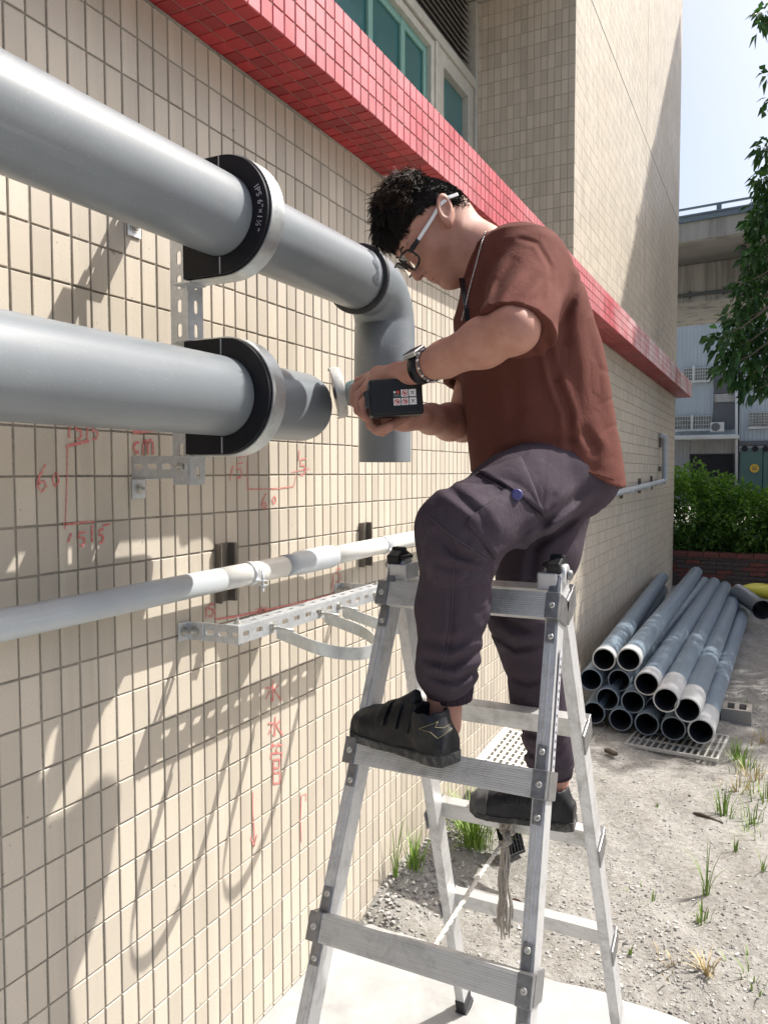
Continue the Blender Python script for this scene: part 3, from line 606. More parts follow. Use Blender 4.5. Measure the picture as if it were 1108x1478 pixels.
mb.build('slat', M['bteal'], dr); a = bp(1100, 676, -.40); MB().box((a[0] - .02, a[1] - .02, a[2] - 1.2), (a[0] + .02, a[1], a[2] + 1)).build('joint', M['bblack'], dr)
sg = bp(1088, 676, -.44); mb = MB(); mb.cyl(sg, sg + np.array([0, -.03, 0]), .23, n=20); sgo = mb.build('warning_sign', M['yellow'], None); props(sgo, 'round yellow sign on the green roller door', 'sign')
mb = MB()
for k in range(3): mb.bar(sg + np.array([-.12, -.04, .08 - k * .08]), sg + np.array([.12, -.04, .08 - k * .08]), .02, .035)
mb.build('print', M['bdark'], sgo)
mb = MB(); a, c = bp(1062, 712, -.5), bp(1062, 545, -.5); mb.tube([a, (a + c) / 2, c], .075, 10); mb.build('downpipe', M['bwhite'], bgb)
ac = thing('air_conditioner', 'white air conditioner unit with round fan on the awning', 'air conditioner', tuple(bp(1034, 624, -1.0)))
mb = MB(); a, c = bp(1024, 623.5, -1.0), bp(1044, 609, -1.0); mb.box((a[0], a[1], a[2]), (c[0], a[1] + .35, c[2])); mb.build('casing', M['bwhite'], ac, bevel=.03)
f = np.array([(a[0] * .6 + c[0] * .4), a[1] - .004, (a[2] + c[2]) / 2]); MB().cyl(f, f + np.array([0, -.02, 0]), .23, n=20).build('fan_opening', M['bdark'], ac); mb = MB()
for r in (.06, .12, .18, .22): mb.lathe(f + np.array([0, -.03, 0]), (0, 1, 0), [(-.006, r), (0, r + .008), (.006, r), (-.006, r)], 20)
mb.build('fan_guard', M['bwhite'], ac)

# ------------------------------------------------------------------ apartment block to the right whose roofline shades the wall
nb = thing('apartment_block', 'plain grey concrete apartment block standing beyond the tree, out to the right', 'building', (9, 18, 0))
ca, cb = np.array([4.4, 15.3]), np.array([8.0, 13.24]); dv_ = (cb - ca) / np.linalg.norm(cb - ca); pn = np.array([-dv_[1], dv_[0]])
mb = MB(); ctr = (ca + cb) / 2 + pn * 4; mb.obox((ctr[0], ctr[1], 7.85), (*dv_, 0), (*pn, 0), (0, 0, 1), (np.linalg.norm(cb - ca) / 2, 4, 8.0)); M['pale_render'] = simple('pale rendered wall', (.56, .54, .50), .9, 0, .08, 3, .1); mb.build('wall', M['pale_render'], nb)
for j in range(5):
    for i in (-1, 1):
        c = (ca + cb) / 2 + dv_ * i * .95 - pn * .02; mb = MB(); mb.obox((c[0], c[1], 1.9 + j * 3), (*dv_, 0), (*pn, 0), (0, 0, 1), (.55, .05, .65)); mb.build('window', M['bglass'], nb)

# ------------------------------------------------------------------ the two big pipes on brackets
def slotted(mb, o, along, across, L, w, th, nslot, s_len, s_w, start=None, pitch=None):
    """a strip of sheet steel with slots cut through: o corner, built from small blocks between the slots"""
    o = np.asarray(o, float); along = np.asarray(along, float); across = np.asarray(across, float); n = np.cross(along, across)
    pitch = pitch or L / nslot; start = (pitch - s_len) / 2 if start is None else start
    e0 = (w - s_w) / 2
    def blk(a0, a1, c0, c1):
        c = o + along * (a0 + a1) / 2 + across * (c0 + c1) / 2; mb.obox(c, along, across, n, ((a1 - a0) / 2, (c1 - c0) / 2, th / 2))
    blk(0, L, 0, e0); blk(0, L, e0 + s_w, w); a = 0
    for k in range(nslot):
        s0 = start + k * pitch; s1 = s0 + s_len
        if s1 > L: break
        if s0 > a: blk(a, s0, e0, e0 + s_w)
        for q in range(4):     # rounded slot ends
            f = (1 - math.sqrt(max(0, 1 - ((q + .5) / 4) ** 2))) * s_w / 2; h = s_w / 8
            if f > .0003:
                for sg in (0, 1):
                    c0 = e0 + s_w / 2 + (q * h if sg else -(q + 1) * h); blk(s0, s0 + f, c0, c0 + h); blk(s1 - f, s1, c0, c0 + h)
        a = s1
    if a < L: blk(a, L, e0, e0 + s_w)
def bolt(mb, p, n, r=.009, h=.006, stud=.012):
    p = np.asarray(p, float); n = np.asarray(n, float); mb.lathe(p, n, [(0, 0), (0, r * 1.5), (.0018, r * 1.5), (.0018, r)], 16, smooth=False); mb.lathe(p, n, [(.0018, r), (.0018 + h, r), (.0018 + h, r * .5), (.0018 + h + stud, r * .45), (.0018 + h + stud, 0)], 6, smooth=False)
PX, ZU, ZL, PR = .29, 2.142, 1.771, .0825
def hollow(mb, a, b, r, th, n=48):
    a = np.asarray(a, float); b = np.asarray(b, float); L = np.linalg.norm(b - a)
    return mb.lathe(a, b - a, [(0, r - th), (0, r), (L, r), (L, r - th), (0, r - th)], n)
def flat_ends(o):
    m = o.modifiers.new('edge', 'EDGE_SPLIT'); m.split_angle = rad(40); return o
up = thing('drain_pipe', 'upper grey plastic pipe with an elbow that turns down beside the wall', 'pipe', (PX, 0, ZU), 'large grey pipes on wall brackets')
flat_ends(hollow(MB(), (PX, -3.0, ZU), (PX, .905, ZU), PR, .005).build('pipe_run', M['pvc'], up))
CY, RB = 1.027, .104       # elbow: centre line of the drop, bend radius
YE = CY - RB; ZE = ZU - RB; el = MB(); prof = []
pts = [(PX, YE - .055, ZU), (PX, YE - .0, ZU)] + [(PX, YE + RB * math.sin(a), ZE + RB * math.cos(a)) for a in np.linspace(.1, math.pi / 2 - .1, 9)] + [(PX, CY, ZE), (PX, CY, 1.90)]
el.tube(pts, [.0905, .0885] + [.0872] * 9 + [.0885, .0905], 48, caps=False); el.build('elbow', M['pvc_dark'], up)
MB().lathe((PX, YE - .062, ZU), (0, 1, 0), [(-.004, .082), (-.004, .0935), (.0, .0955), (.009, .0955), (.012, .0925), (.012, .082), (-.004, .082)], 48).build('socket_ring', M['rubber'], up)
flat_ends(MB().lathe((PX, CY, 1.902), (0, 0, -1), [(0, .0905), (.115, .0905), (.118, .088), (.118, .08)], 48).build('socket', M['pvc_dark'], up))
flat_ends(hollow(MB(), (PX, CY, 1.84), (PX, CY, 1.643), .0775, .005).build('drop_pipe', M['pvc'], up))
# dark solvent smear on the pipe just before the ring
V = []; F = []; nu, nv = 20, 14
for i in range(nu + 1):
    for j in range(nv + 1):
        u = i / nu; v = j / nv; ang = rad(-25) + rad(75) * u; w = .055 * (.55 + .45 * math.sin(7 * u + 1) * .6 + .25 * math.sin(15 * u)); y = .838 - w * (1 - v) - .01 * math.sin(3 * u); taper = math.sin(math.pi * u) ** .5
        y = .838 - (.838 - y) * taper; V.append((PX + (PR + .0007) * math.cos(ang), y, ZU + (PR + .0007) * math.sin(ang)))
for i in range(nu):
    for j in range(nv): a = i * (nv + 1) + j; F.append((a, a + 1, a + nv + 2, a + nv + 1))
np_mesh('solvent_smear', V, F, M['glue'], up, smooth=True)
lo = thing('drain_pipe', 'lower grey plastic pipe whose open end is being ground', 'pipe', (PX, 0, ZL), 'large grey pipes on wall brackets')
flat_ends(MB().lathe((PX, -3.0, ZL), (0, 1, 0), [(0, PR - .005), (0, PR), (3.572, PR), (3.590, PR - .0035), (3.590, PR - .006), (0, PR - .005)], 48).build('pipe_run', M['pvc'], lo))

def clamp_block(zc, root, text):
    """horseshoe insulation block round the pipe with a steel strap outside"""
    n = 40; Ro, Ri, xb = .120, PR + .001, .192; y0, y1 = .272, .322
    arc = [(PX + Ro * math.sin(a), zc + Ro * math.cos(a)) for a in np.linspace(0, math.pi, n)]; inn = [(PX + Ri * math.cos(a), zc + Ri * math.sin(a)) for a in np.linspace(math.pi / 2, math.pi / 2 + 2 * math.pi, 49)]
    # front half, back half: two foam pieces with a pale seam between
    mb = MB(); out = [(PX + Ro * math.sin(a), zc + Ro * math.cos(a)) for a in np.linspace(0, math.pi, n)]; hol = [(PX + Ri * math.sin(a), zc + Ri * math.cos(a)) for a in np.linspace(0, math.pi, n)]
    def strip(outer, inner):
        m = len(outer); Vv = [(x, y0, z) for x, z in outer] + [(x, y0, z) for x, z in inner] + [(x, y1, z) for x, z in outer] + [(x, y1, z) for x, z in inner]; Fv = []
        for k in range(m - 1): Fv += [(k, k+1, m+k+1, m+k), (2*m+k, 3*m+k, 3*m+k+1, 2*m+k+1), (k, 2*m+k, 2*m+k+1, k+1), (m+k, m+k+1, 3*m+k+1, 3*m+k)]
        Fv += [(0, m, 3*m, 2*m), (m-1, 3*m-1, 4*m-1, 2*m-1)]; return Vv, Fv
    mb.add(*strip(out, hol)); mb.build('insulation_block', M['foam'], root)
    mb = MB(); hl = [(PX - Ri * math.sin(a), zc + Ri * math.cos(a)) for a in np.linspace(0, math.pi, n)]; ob = []
    for a in np.linspace(0, math.pi, n):
        t = a / math.pi
        if t < .36: ob.append((PX - .001 - (PX - xb) * t / .36, zc + Ro))
        elif t < .64: ob.append((xb, zc + Ro - 2 * Ro * (t - .36) / .28))
        else: ob.append((xb + (PX - .001 - xb) * (t - .64) / .36, zc - Ro))
    mb.add(*strip(ob, hl)); mb.build('insulation_block', M['foam'], root)
    mb = MB(); mb.box((PX - .0017, y0 - .0007, zc + Ri + .001), (PX + .0012, y0 + .001, zc + Ro - .001)); mb.build('seam_line', M['seam'], root); mb = MB(); mb.box((PX - .0017, y0 - .0007, zc - Ro + .001), (PX + .0012, y0 + .001, zc - Ri - .001)); mb.build('seam_line', M['seam'], root)
    # strap
    path = [(.150, zc + Ro + .0015), (xb + .02, zc + Ro + .0015)] + [(PX + (Ro + .0015) * math.sin(a), zc + (Ro + .0015) * math.cos(a)) for a in np.linspace(0, math.pi, 40)] + [(xb + .02, zc - Ro - .0015), (.150, zc - Ro - .0015)]
    th = .003; Vv = []; Fv = []; m = len(path)
    for k, p_ in enumerate(path):
        p0 = np.array(path[max(k-1, 0)]); p1 = np.array(path[min(k+1, m-1)]); t = (p1 - p0) / np.linalg.norm(p1 - p0); nn = np.array([-t[1], t[0]]); q = np.array(p_) + nn * th
        for yy, pp in ((y0 + .010, p_), (y0 + .010, q), (y1 + .004, q), (y1 + .004, p_)): Vv.append((pp[0], yy, pp[1]))
    for k in range(m - 1):
        for j in range(4): Fv.append((4*k+j, 4*k+(j+1) % 4, 4*k+4+(j+1) % 4, 4*k+4+j))
    Fv += [(0, 1, 2, 3), (4*m-4, 4*m-3, 4*m-2, 4*m-1)]; mb = MB(); mb.add(Vv, Fv, True); flat_ends(mb.build('strap', M['galv_strap'], root))
    if text:
        cu = bpy.data.curves.new('print', 'FONT'); cu.body = text; cu.size = .0180; cu.align_x = 'CENTER'; cu.align_y = 'CENTER'; cu.space_character = 1.12
        tmp = bpy.data.objects.new('print', cu); COL.objects.link(tmp); bpy.context.view_layer.update()
        me = bpy.data.meshes.new_from_object(tmp.evaluated_get(bpy.context.evaluated_depsgraph_get())); bpy.data.objects.remove(tmp); bpy.data.curves.remove(cu)
        co = np.zeros(len(me.vertices) * 3); me.vertices.foreach_get('co', co); co = co.reshape(-1, 3); rm = (Ro + Ri) / 2 + .001; out = []
        for x, y, z in co:      # the line of print bends round the block, reading downwards
            a = -(x) / rm; r = rm + y; out.append((PX + r * math.cos(a), y0 - .0009, zc + r * math.sin(a) + .0))
        me.vertices.foreach_set('co', np.array(out, dtype=np.float32).ravel()); me.update(); link_mesh('print', me, M['white_print'], root)
br = thing('pipe_bracket', 'galvanised steel wall bracket with black insulation clamps holding both big pipes', 'bracket', (0, .31, 1.6), 'steel brackets on the wall')
mb = MB(); slotted(mb, (.122, .3115, 1.585), (0, 0, 1), (1, 0, 0), .68, .049, .0028, 13, .030, .0125); slotted(mb, (.1705, .313, 1.585), (0, 0, 1), (0, 1, 0), .68, .046, .0028, 13, .030, .0125); mb.build('upright', M['galv'], br)
for z in (1.602, 2.20):
    mb = MB(); slotted(mb, (.002, .3075, z), (1, 0, 0), (0, 0, 1), .166, .048, .0028, 4, .026, .0125); mb.box((.002, .309, z - .003), (.12, .350, z)); mb.build('arm', M['galv'], br)
    mb = MB(); mb.box((.0015, .305, z - .050), (.0045, .347, z - .0035)); mb.box((.0045, .305, z - .0065), (.045, .347, z - .0035)); mb.build('foot', M['galv'], br, bevel=.001)
    mb = MB(); bolt(mb, (.0045, .326, z - .027), (1, 0, 0)); mb.build('bolt', M['bolt'], br); mb = MB(); bolt(mb, (.146, .3100, z + .024), (0, -1, 0), .010); mb.build('bolt', M['bolt'], br)
clamp_block(ZU, br, 'IPS 6"\u00d71\u00bd"'); clamp_block(ZL, br, None)
for z in (ZU - .1245, ZL + .1245, ZL - .1245):
    mb = MB(); s = 1 if z > ZL and z < ZU else -1; mb.box((.162, .277, z - .0015), (.205, .330, z + .0015)); mb.bar((.178, .30, z - .012), (.178, .30, z + .012), .007, .007, up=(1, 0, 0)); mb.build('strap_end', M['galv'], br)
# second bracket of the same kind further along the pipe, out of the frame on the left
c2 = copy_tree(br); c2.location.y -= 1.6; c2['label'] = 'galvanised pipe bracket further left along the two big pipes'

# ------------------------------------------------------------------ the empty bracket with two U straps
eb = thing('pipe_bracket', 'empty galvanised bracket rail with two open U straps waiting for pipes', 'bracket', (0, .9, 1.2), 'steel brackets on the wall')
mb = MB(); slotted(mb, (.1285, .475, 1.2395), (0, 1, 0), (1, 0, 0), .80, .042, .0028, 14, .028, .0105); slotted(mb, (.170, .475, 1.196), (0, 1, 0), (0, 0, 1), .80, .043, .0028, 14, .028, .0125); mb.build('rail', M['galv'], eb)
for y, s in ((.4925, -1), (1.262, 1)):
    mb = MB(); slotted(mb, (.05, y, 1.190), (1, 0, 0), (0, 0, 1), .121, .046, .0028, 3, .026, .0125); mb.box((.05, min(y, y + .03 * -s), 1.2365), (.168, max(y, y - .03 * s), 1.2387)) if False else None; mb.build('arm', M['galv'], eb)
    mb = MB(); mb.box((.0015, y - .040, 1.19), (.0045, y + .002, 1.236)); mb.box((.0045, y - .005, 1.19), (.052, y - .0022, 1.236)); mb.build('foot', M['galv'], eb, bevel=.001)
    mb = MB(); bolt(mb, (.0045, y - .024, 1.213), (1, 0, 0)); mb.build('bolt', M['bolt'], eb); mb = MB(); bolt(mb, (.028, y - .0052, 1.213), (0, -1, 0)); mb.build('bolt', M['bolt'], eb)
mb = MB(); bolt(mb, (.150, .50, 1.2412), (0, 0, 1), .007, .006, .008); mb.build('bolt', M['bolt'], eb); mb = MB(); bolt(mb, (.150, 1.24, 1.2412), (0, 0, 1), .007, .006, .008); mb.build('bolt', M['bolt'], eb)
for yc in (.735, 1.075):
    r = .118; path = [(.185, yc - r), (.23, yc - r)] + [(.278 + r * math.sin(a), yc - r * math.cos(a)) for a in np.linspace(0, math.pi, 36)] + [(.23, yc + r), (.185, yc + r)]
    Vv = []; Fv = []; m = len(path); z0 = 1.205
    for k, p_ in enumerate(path):
        p0 = np.array(path[max(k-1, 0)]); p1 = np.array(path[min(k+1, m-1)]); t = (p1 - p0) / np.linalg.norm(p1 - p0); nn = np.array([t[1], -t[0]]) * .0018; sag = -.25 * (p_[0] - .17)
        for q, zz in ((np.array(p_) - nn, -.0165), (np.array(p_) + nn, -.0165), (np.array(p_) + nn, .0165), (np.array(p_) - nn, .0165)): Vv.append((q[0], q[1], z0 + zz + sag))
    for k in range(m - 1):
        for j in range(4): Fv.append((4*k+j, 4*k+(j+1) % 4, 4*k+4+(j+1) % 4, 4*k+4+j))
    Fv += [(0, 1, 2, 3), (4*m-4, 4*m-3, 4*m-2, 4*m-1)]; mb = MB(); mb.add(Vv, Fv, True); st = flat_ends(mb.build('strap', M['galv_strap'], eb))
    for s in (-1, 1): mb = MB(); mb.cyl((.15, yc + s * r, 1.214), (.235, yc + s * (r - .002), 1.208), .0045, n=10); bolt(mb, (.1725, yc + s * r, 1.2145), (1, 0, 0), .008, .006, .0); mb.build('stud', M['bolt'], st)

# ------------------------------------------------------------------ thin white pipe along the wall
wp = thing('wall_pipe', 'thin pale plastic pipe running the length of the tiled wall on strut clips', 'pipe', (.075, 3, 1.4))
WX, WR = .075, .030; wz = lambda y: 1.336 + .0098 * y + .0009 * y * y
def wpipe(name, y0, y1, r, mat):
    n = max(2, int((y1 - y0) / .25) + 1); MB().tube([(WX, y, wz(y)) for y in np.linspace(y0, y1, n)], r, 28).build(name, mat, wp)
wpipe('pipe_run', -3, .525, WR, M['pvc_mid']); wpipe('pipe_run', .525, .84, WR - .0003, M['pvc_light']); wpipe('pipe_run', 1.08, 4.0, WR - .0003, M['pvc_light']); wpipe('pipe_run', 4.0, 9.25, WR, M['pvc_mid'])
yc = .84; MB().lathe((WX, yc - .03, wz(yc)), (0, 1, .011), [(0, .028), (0, .0315), (.06, .0315), (.075, .035), (.21, .0362), (.25, .0362), (.27, .0335), (.272, .028)], 32).build('coupling', M['pvc_mid'], wp)
mb = MB(); mb.lathe((WX, 9.12, wz(9.15)), (0, 1, 0), [(0, .03), (0, .036), (.09, .036), (.09, .03)], 20); ze = wz(9.25); mb.tube([(WX, 9.18, ze), (WX, 9.26, ze), (WX, 9.29, ze + .03), (WX, 9.29, ze + .5), (WX, 9.26, ze + .55), (.04, 9.25, ze + .57), (0, 9.25, ze + .57)], .036, 16); mb.build('riser', M['pvc_mid'], wp)
def strut_clip(y):
    z = wz(y); mb = MB()
    for dy in (-.0225, .0225): mb.box((.001, y + dy - (.012 if dy < 0 else .001), z - .078), (.012, y + dy + (.001 if dy < 0 else .012), z + .080)); mb.box((.012, y + dy - (.012 if dy < 0 else .001), z - .078), (.022, y + dy - (.009 if dy < 0 else -.009), z + .080))
    mb.box((.0005, y - .022, z - .078), (.003, y + .022, z + .080)); s = mb.build('strut', M['steel_dark'], wp)
    mb = MB(); yy = y + .012; mb.lathe((WX, yy - .012, z), (0, 1, 0), [(0, .0305), (0, .0325), (.024, .0325), (.024, .0305), (0, .0305)], 28)
    for dz in (.006, -.006): mb.box((WX + .029, yy - .012, z - .022 + dz - .001), (WX + .056, yy + .012, z - .022 + dz + .001))
    mb.cyl((WX + .046, yy, z - .045), (WX + .046, yy, z + .012), .0035, n=8); bolt(mb, (WX + .046, yy, z - .030), (0, 0, -1), .006, .005, .006); mb.build('clip', M['galv'], s)
for y in (-1.0, .635, 1.43, 2.6, 4.0, 5.4, 6.6, 7.7, 8.6): strut_clip(y)
mb = MB(); mb.box((.001, 9.26, ze + .12), (.03, 9.32, ze + .18)); mb.box((.001, 9.26, ze + .42), (.03, 9.32, ze + .60)); mb.build('strut', M['steel_dark'], wp)

# ------------------------------------------------------------------ stack of spare pipes against the wall
S0 = {'A': (172,1072), 'B': (270,1073), 'C': (121,1152), 'D': (232,1155), 'E': (341,1168), 'F': (186,1228), 'G': (286,1240), 'H': (383,1264), 'I': (417,1233), 'J': (502,1272), 'K': (132,1283), 'L': (238,1310), 'M': (341,1327), 'N': (446,1345), 'O': (555,1357)}
LAB = {'A': 'left of the two topmost spare pipes in the stack, touching the wall side', 'B': 'right of the two topmost spare pipes in the stack, with a pale socket end',
 'C': 'spare pipe at the left end of the second row, against the wall', 'D': 'spare pipe in the middle of the second row, right under the two topmost', 'E': 'spare pipe with pale socket at the right of the second row',
 'F': 'left spare pipe in the third row of the stack', 'G': 'middle spare pipe in the third row of the stack', 'H': 'spare pipe set back behind the foremost pale end, mostly hidden',
 'I': 'foremost spare pipe with a long chalky white end, sticking out highest on the slope', 'J': 'spare pipe with a white end, upper of two at the stack edge',
 'K': 'bottom row spare pipe in the corner by the wall', 'L': 'second bottom row spare pipe from the wall', 'M': 'third bottom row spare pipe, middle of the row', 'N': 'fourth bottom row spare pipe, left of the last one', 'O': 'last bottom row spare pipe, furthest from the wall, white ended'}
FY = {'A': 4.12, 'B': 4.06, 'C': 4.10, 'D': 4.14, 'E': 4.0, 'F': 4.06, 'G': 4.02, 'H': 4.10, 'I': 3.84, 'J': 3.86, 'K': 4.05, 'L': 4.0, 'M': 3.96, 'N': 3.92, 'O': 3.88}
ENDX = {'A': .10, 'B': .49, 'C': .10, 'D': .58, 'E': .69, 'F': .28, 'G': .44, 'H': .72, 'I': .81, 'J': .93, 'K': .12, 'L': .36, 'M': .54, 'N': .78, 'O': 1.035}
ENDZ = {'A': .31, 'B': .40, 'C': .16, 'D': .28, 'E': .28, 'F': .09, 'G': .12, 'H': .10, 'I': .24, 'J': .165, 'K': .0, 'L': .0, 'M': .0, 'N': .0, 'O': .0}
sock = {'A': .10, 'B': .12, 'C': 0, 'D': 0, 'E': .16, 'F': 0, 'G': 0, 'H': 0, 'I': .42, 'J': .34, 'K': 0, 'L': 0, 'M': 0, 'N': 0, 'O': .36}
for k, (a, b_) in S0.items():
    px, py = 808 + a * 300 / 821, 560 + b_ * 300 / 821; p0 = on_y(FY[k], px, py); R_ = .0715
    p1 = np.array([ENDX[k], 9.0, max(ENDZ[k], p0[2] - .025 if ENDZ[k] < .03 else ENDZ[k])]); d = (p1 - p0) / np.linalg.norm(p1 - p0); L = np.linalg.norm(p1 - p0)
    r = thing('spare_pipe', LAB[k], 'pipe', tuple(p0), 'spare pipes stacked on the ground'); s = sock[k]
    prof = [(s, R_ + .003), (s + .03, R_), (L, R_), (L, R_ - .006)] if s else [(0, R_ - .006), (0, R_ + .001), (.004, R_ + .002), (L, R_), (L, R_ - .006)]
    flat_ends(MB().lathe(p0, d, prof, 32).build('pipe_wall', M['pvc_blue'], r)); MB().lathe(p0, d, [(.002, R_ - .0065), (L * .9, R_ - .0065), (L * .9, 0)], 32).build('bore', M['pvc_in'], r)
    if s: flat_ends(MB().lathe(p0, d, [(s, R_ + .0035), (s * .55, R_ + .005), (.01, R_ + .005), (0, R_ + .003), (0, R_ - .005)], 32).build('socket_end', M['pvc_end'], r))
    for q in range(4):
        mb = MB()      # pale scuffs and printed bands round the pipes
        t_ = random.uniform(.25, .97) * L; a0 = random.uniform(.2, 2.2); V = []; F = []
        for i in range(7):
            aa = a0 + i * .16; u1 = np.cross(d, (0, 0, 1)); u1 /= np.linalg.norm(u1); u2 = np.cross(u1, d); c = p0 + d * t_ + (u1 * math.cos(aa) + u2 * math.sin(aa)) * (R_ + .0012); wdt = random.uniform(.002, .008); V += [c - d * wdt, c + d * wdt]
        for i in range(6): F.append((2*i, 2*i+1, 2*i+3, 2*i+2))
        mb.add(V, F, True); mb.build('scuff', M['pvc_mid'], r)

# ------------------------------------------------------------------ folding aluminium ladder
LX, LY, LH, LA, LW, LF, LS, LD = .752, .536, 1.509, .382, .180, .034, .334, .071
def lpt(side, face, d, du=0.0, dn=0.0):
    """d metres down the leg from the hinge, du outward, dn out of the leg plane"""
    w = LW + LF * d + du; v = face * (d * math.sin(LA) + dn * math.cos(LA)); z = (LH - d) * math.cos(LA) + dn * math.sin(LA)
    return np.array([LX + side * w, LY + v, z])
ld = thing('step_ladder', 'worn folding aluminium ladder standing open under the worker', 'ladder', (LX, LY, 0))
for face in (-1, 1):
    nrm_ = np.array([0, face * math.cos(LA), math.sin(LA)])
    for side in (-1, 1):
        a, c = lpt(side, face, -.02), lpt(side, face, LH - .035); d = (c - a) / np.linalg.norm(c - a); sx = np.cross(nrm_, d); mb = MB()
        mid = (a + c) / 2; L2 = np.linalg.norm(c - a) / 2
        mb.obox(mid - sx * .0115 * 1, d, sx, nrm_, (L2, .0016, .024)); mb.obox(mid + sx * .0115, d, sx, nrm_, (L2, .0016, .024))
        mb.obox(mid + nrm_ * .0224, d, sx, nrm_, (L2, .0099, .0016)); mb.obox(mid - nrm_ * .0224, d, sx, nrm_, (L2, .0099, .0016)); mb.obox(mid + nrm_ * .0245, d, sx, nrm_, (L2, .0022, .0012))
        rail = mb.build('leg', M['alu'], ld, bevel=.0009)
        mb = MB(); q = lpt(side, face, LH - .03); mb.obox(q, d, sx, nrm_, (.030, .0155, .028)); q2 = lpt(side, face, LH - .004); mb.obox(q2, d, sx, nrm_, (.010, .019, .032)); mb.build('foot', M['rubber'], rail, bevel=.004)
        mb = MB(); q = lpt(side, face, -.028); mb.obox(q, d, sx, nrm_, (.012, .0145, .0255)); mb.build('end_cap', M['black_plastic'], rail, bevel=.004)
    for i in range(4):
        dd = LD + i * LS; off = .034
        a, c = lpt(-1, face, dd, .016, off), lpt(1, face, dd, .016, off); mb = MB(); dn = np.array([0, -face * math.cos(LA) * 0, 1.0])
        up_ = np.array([0, face * -math.sin(LA) * -1, -math.cos(LA)]) * -1; up_ = -(lpt(1, face, 1) - lpt(1, face, 0)); up_ = np.array([0, up_[1], up_[2]]); up_ /= np.linalg.norm(up_)
        mb.obox((a + c) / 2, (1, 0, 0), nrm_, up_, (np.linalg.norm(c - a) / 2, .0125, .0255))
        for k in range(-5, 6): mb.obox((a + c) / 2 + nrm_ * .0127 + up_ * k * .0042, (1, 0, 0), nrm_, up_, (np.linalg.norm(c - a) / 2 - .002, .0006, .0012))
        ru = mb.build('rung', M['alu_rung'], ld, bevel=.0012)
        for side in (-1, 1):
            mb = MB(); q = lpt(side, face, dd, .004, off); mb.obox(q + nrm_ * .0005, (1, 0, 0), nrm_, up_, (.0135, .0150, .0262)); mb.obox(lpt(side, face, dd, .0165, .0), (1, 0, 0), nrm_, up_, (.0024, .030, .0262))
            mb.obox(lpt(side, face, dd - .045, .0, .0262), (1, 0, 0), nrm_, up_, (.0095, .0016, .026)); mb.obox(lpt(side, face, dd + .045, .0, .0262), (1, 0, 0), nrm_, up_, (.0095, .0016, .026)); cl_ = mb.build('rung_bracket', M['ladder_steel'], ld, bevel=.0035)
            for du_, ds, o_ in ((.004, 0, off + .0155), (.0, -.058, .0275), (.0, .058, .0275)): mb = MB(); mb.lathe(lpt(side, face, dd + ds, du_, o_), nrm_, [(0, .0065), (.0022, .0055), (.0030, .003), (.0018, .0025), (.0018, 0)], 12); mb.build('rivet', M['bolt'], cl_)
for side in (-1, 1):     # hinge blocks at the top
    q = np.array([LX + side * (LW - .002), LY, LH * math.cos(LA) + .004]); mb = MB(); mb.cyl(q - np.array([.022, 0, 0]), q + np.array([.022, 0, 0]), .022, n=24); mb.obox(q + np.array([-side * .012, 0, -.012]), (1, 0, 0), (0, 1, 0), (0, 0, 1), (.020, .036, .018)); hg = mb.build('hinge', M['alu'], ld, bevel=.003)
    mb = MB(); q3 = q + np.array([side * .024, 0, 0]); mb.lathe(q3, (side, 0, 0), [(0, .011), (.005, .010), (.008, .007), (.009, 0)], 16); mb.build('hinge_bolt', M['ladder_steel'], hg)
    mb = MB(); mb.obox(q + np.array([-side * .014, -.004, .020]), (1, 0, 0), (0, 1, 0), (0, 0, 1), (.012, .024, .005)); mb.build('hinge_pad', M['black_plastic'], hg, bevel=.004)
# worn printed sticker strip on the near right leg
a, c = lpt(1, -1, .15, .0165), lpt(1, -1, .42, .0165); mb = MB(); d = (c - a) / np.linalg.norm(c - a); mb.obox((a + c) / 2, d, (1, 0, 0), np.cross(d, (1, 0, 0)), (np.linalg.norm(c - a) / 2, .0006, .009)); stk = mb.build('sticker', M['white_print'], ld)
mb = MB()
for k in range(16): q = a + (c - a) * (.06 + k * .058); mb.obox(q + np.array([.0009, 0, 0]), d, (1, 0, 0), np.cross(d, (1, 0, 0)), (.0025, .0002, random.uniform(.002, .006)))
mb.build('print', M['bdark'], stk)

# rope tied round the rear rung: knot, frayed tail, and a strand running to the front leg
rp = thing('rope', 'pale cotton rope knotted round a rear ladder rung with a frayed hanging tail', 'rope', (.74, .83, .70))
kn = lpt(0, 1, LD + 2 * LS, 0, .034); kn[0] = on_y(kn[1], 735, 1205)[0]
def strand(pts, r, n=7):
    mb = MB(); L = 0; P = []
    pts = [np.asarray(p, float) for p in pts]
    for a, c in zip(pts[:-1], pts[1:]):
        k = max(2, int(np.linalg.norm(c - a) / .012)); P += [a + (c - a) * i / k for i in range(k)]
    P.append(pts[-1])
    for ph in (0, 2.09, 4.19):
        Q = []
        for i, p in enumerate(P):
            t = P[min(i+1, len(P)-1)] - P[max(i-1, 0)]; t /= np.linalg.norm(t); u = np.cross(t, (.3, .5, .8)); u /= np.linalg.norm(u); v = np.cross(t, u); an = ph + i * .9; Q.append(p + (u * math.cos(an) + v * math.sin(an)) * r * .55)
        mb.tube(Q, r * .62, 6)
    return mb
mb = strand([kn + np.array([.012 * math.sin(a), .030 * math.cos(a), .036 * math.sin(a) * 0 + .034 * math.sin(a)]) for a in np.linspace(0, 6.28, 16)], .006); 
for dx in (-.012, .012):
    mb2 = strand([kn + np.array([dx + .004 * math.sin(a), .028 * math.cos(a), .033 * math.sin(a)]) for a in np.linspace(0, 6.28, 16)], .0055); mb.add(mb2.v, mb2.f, True)
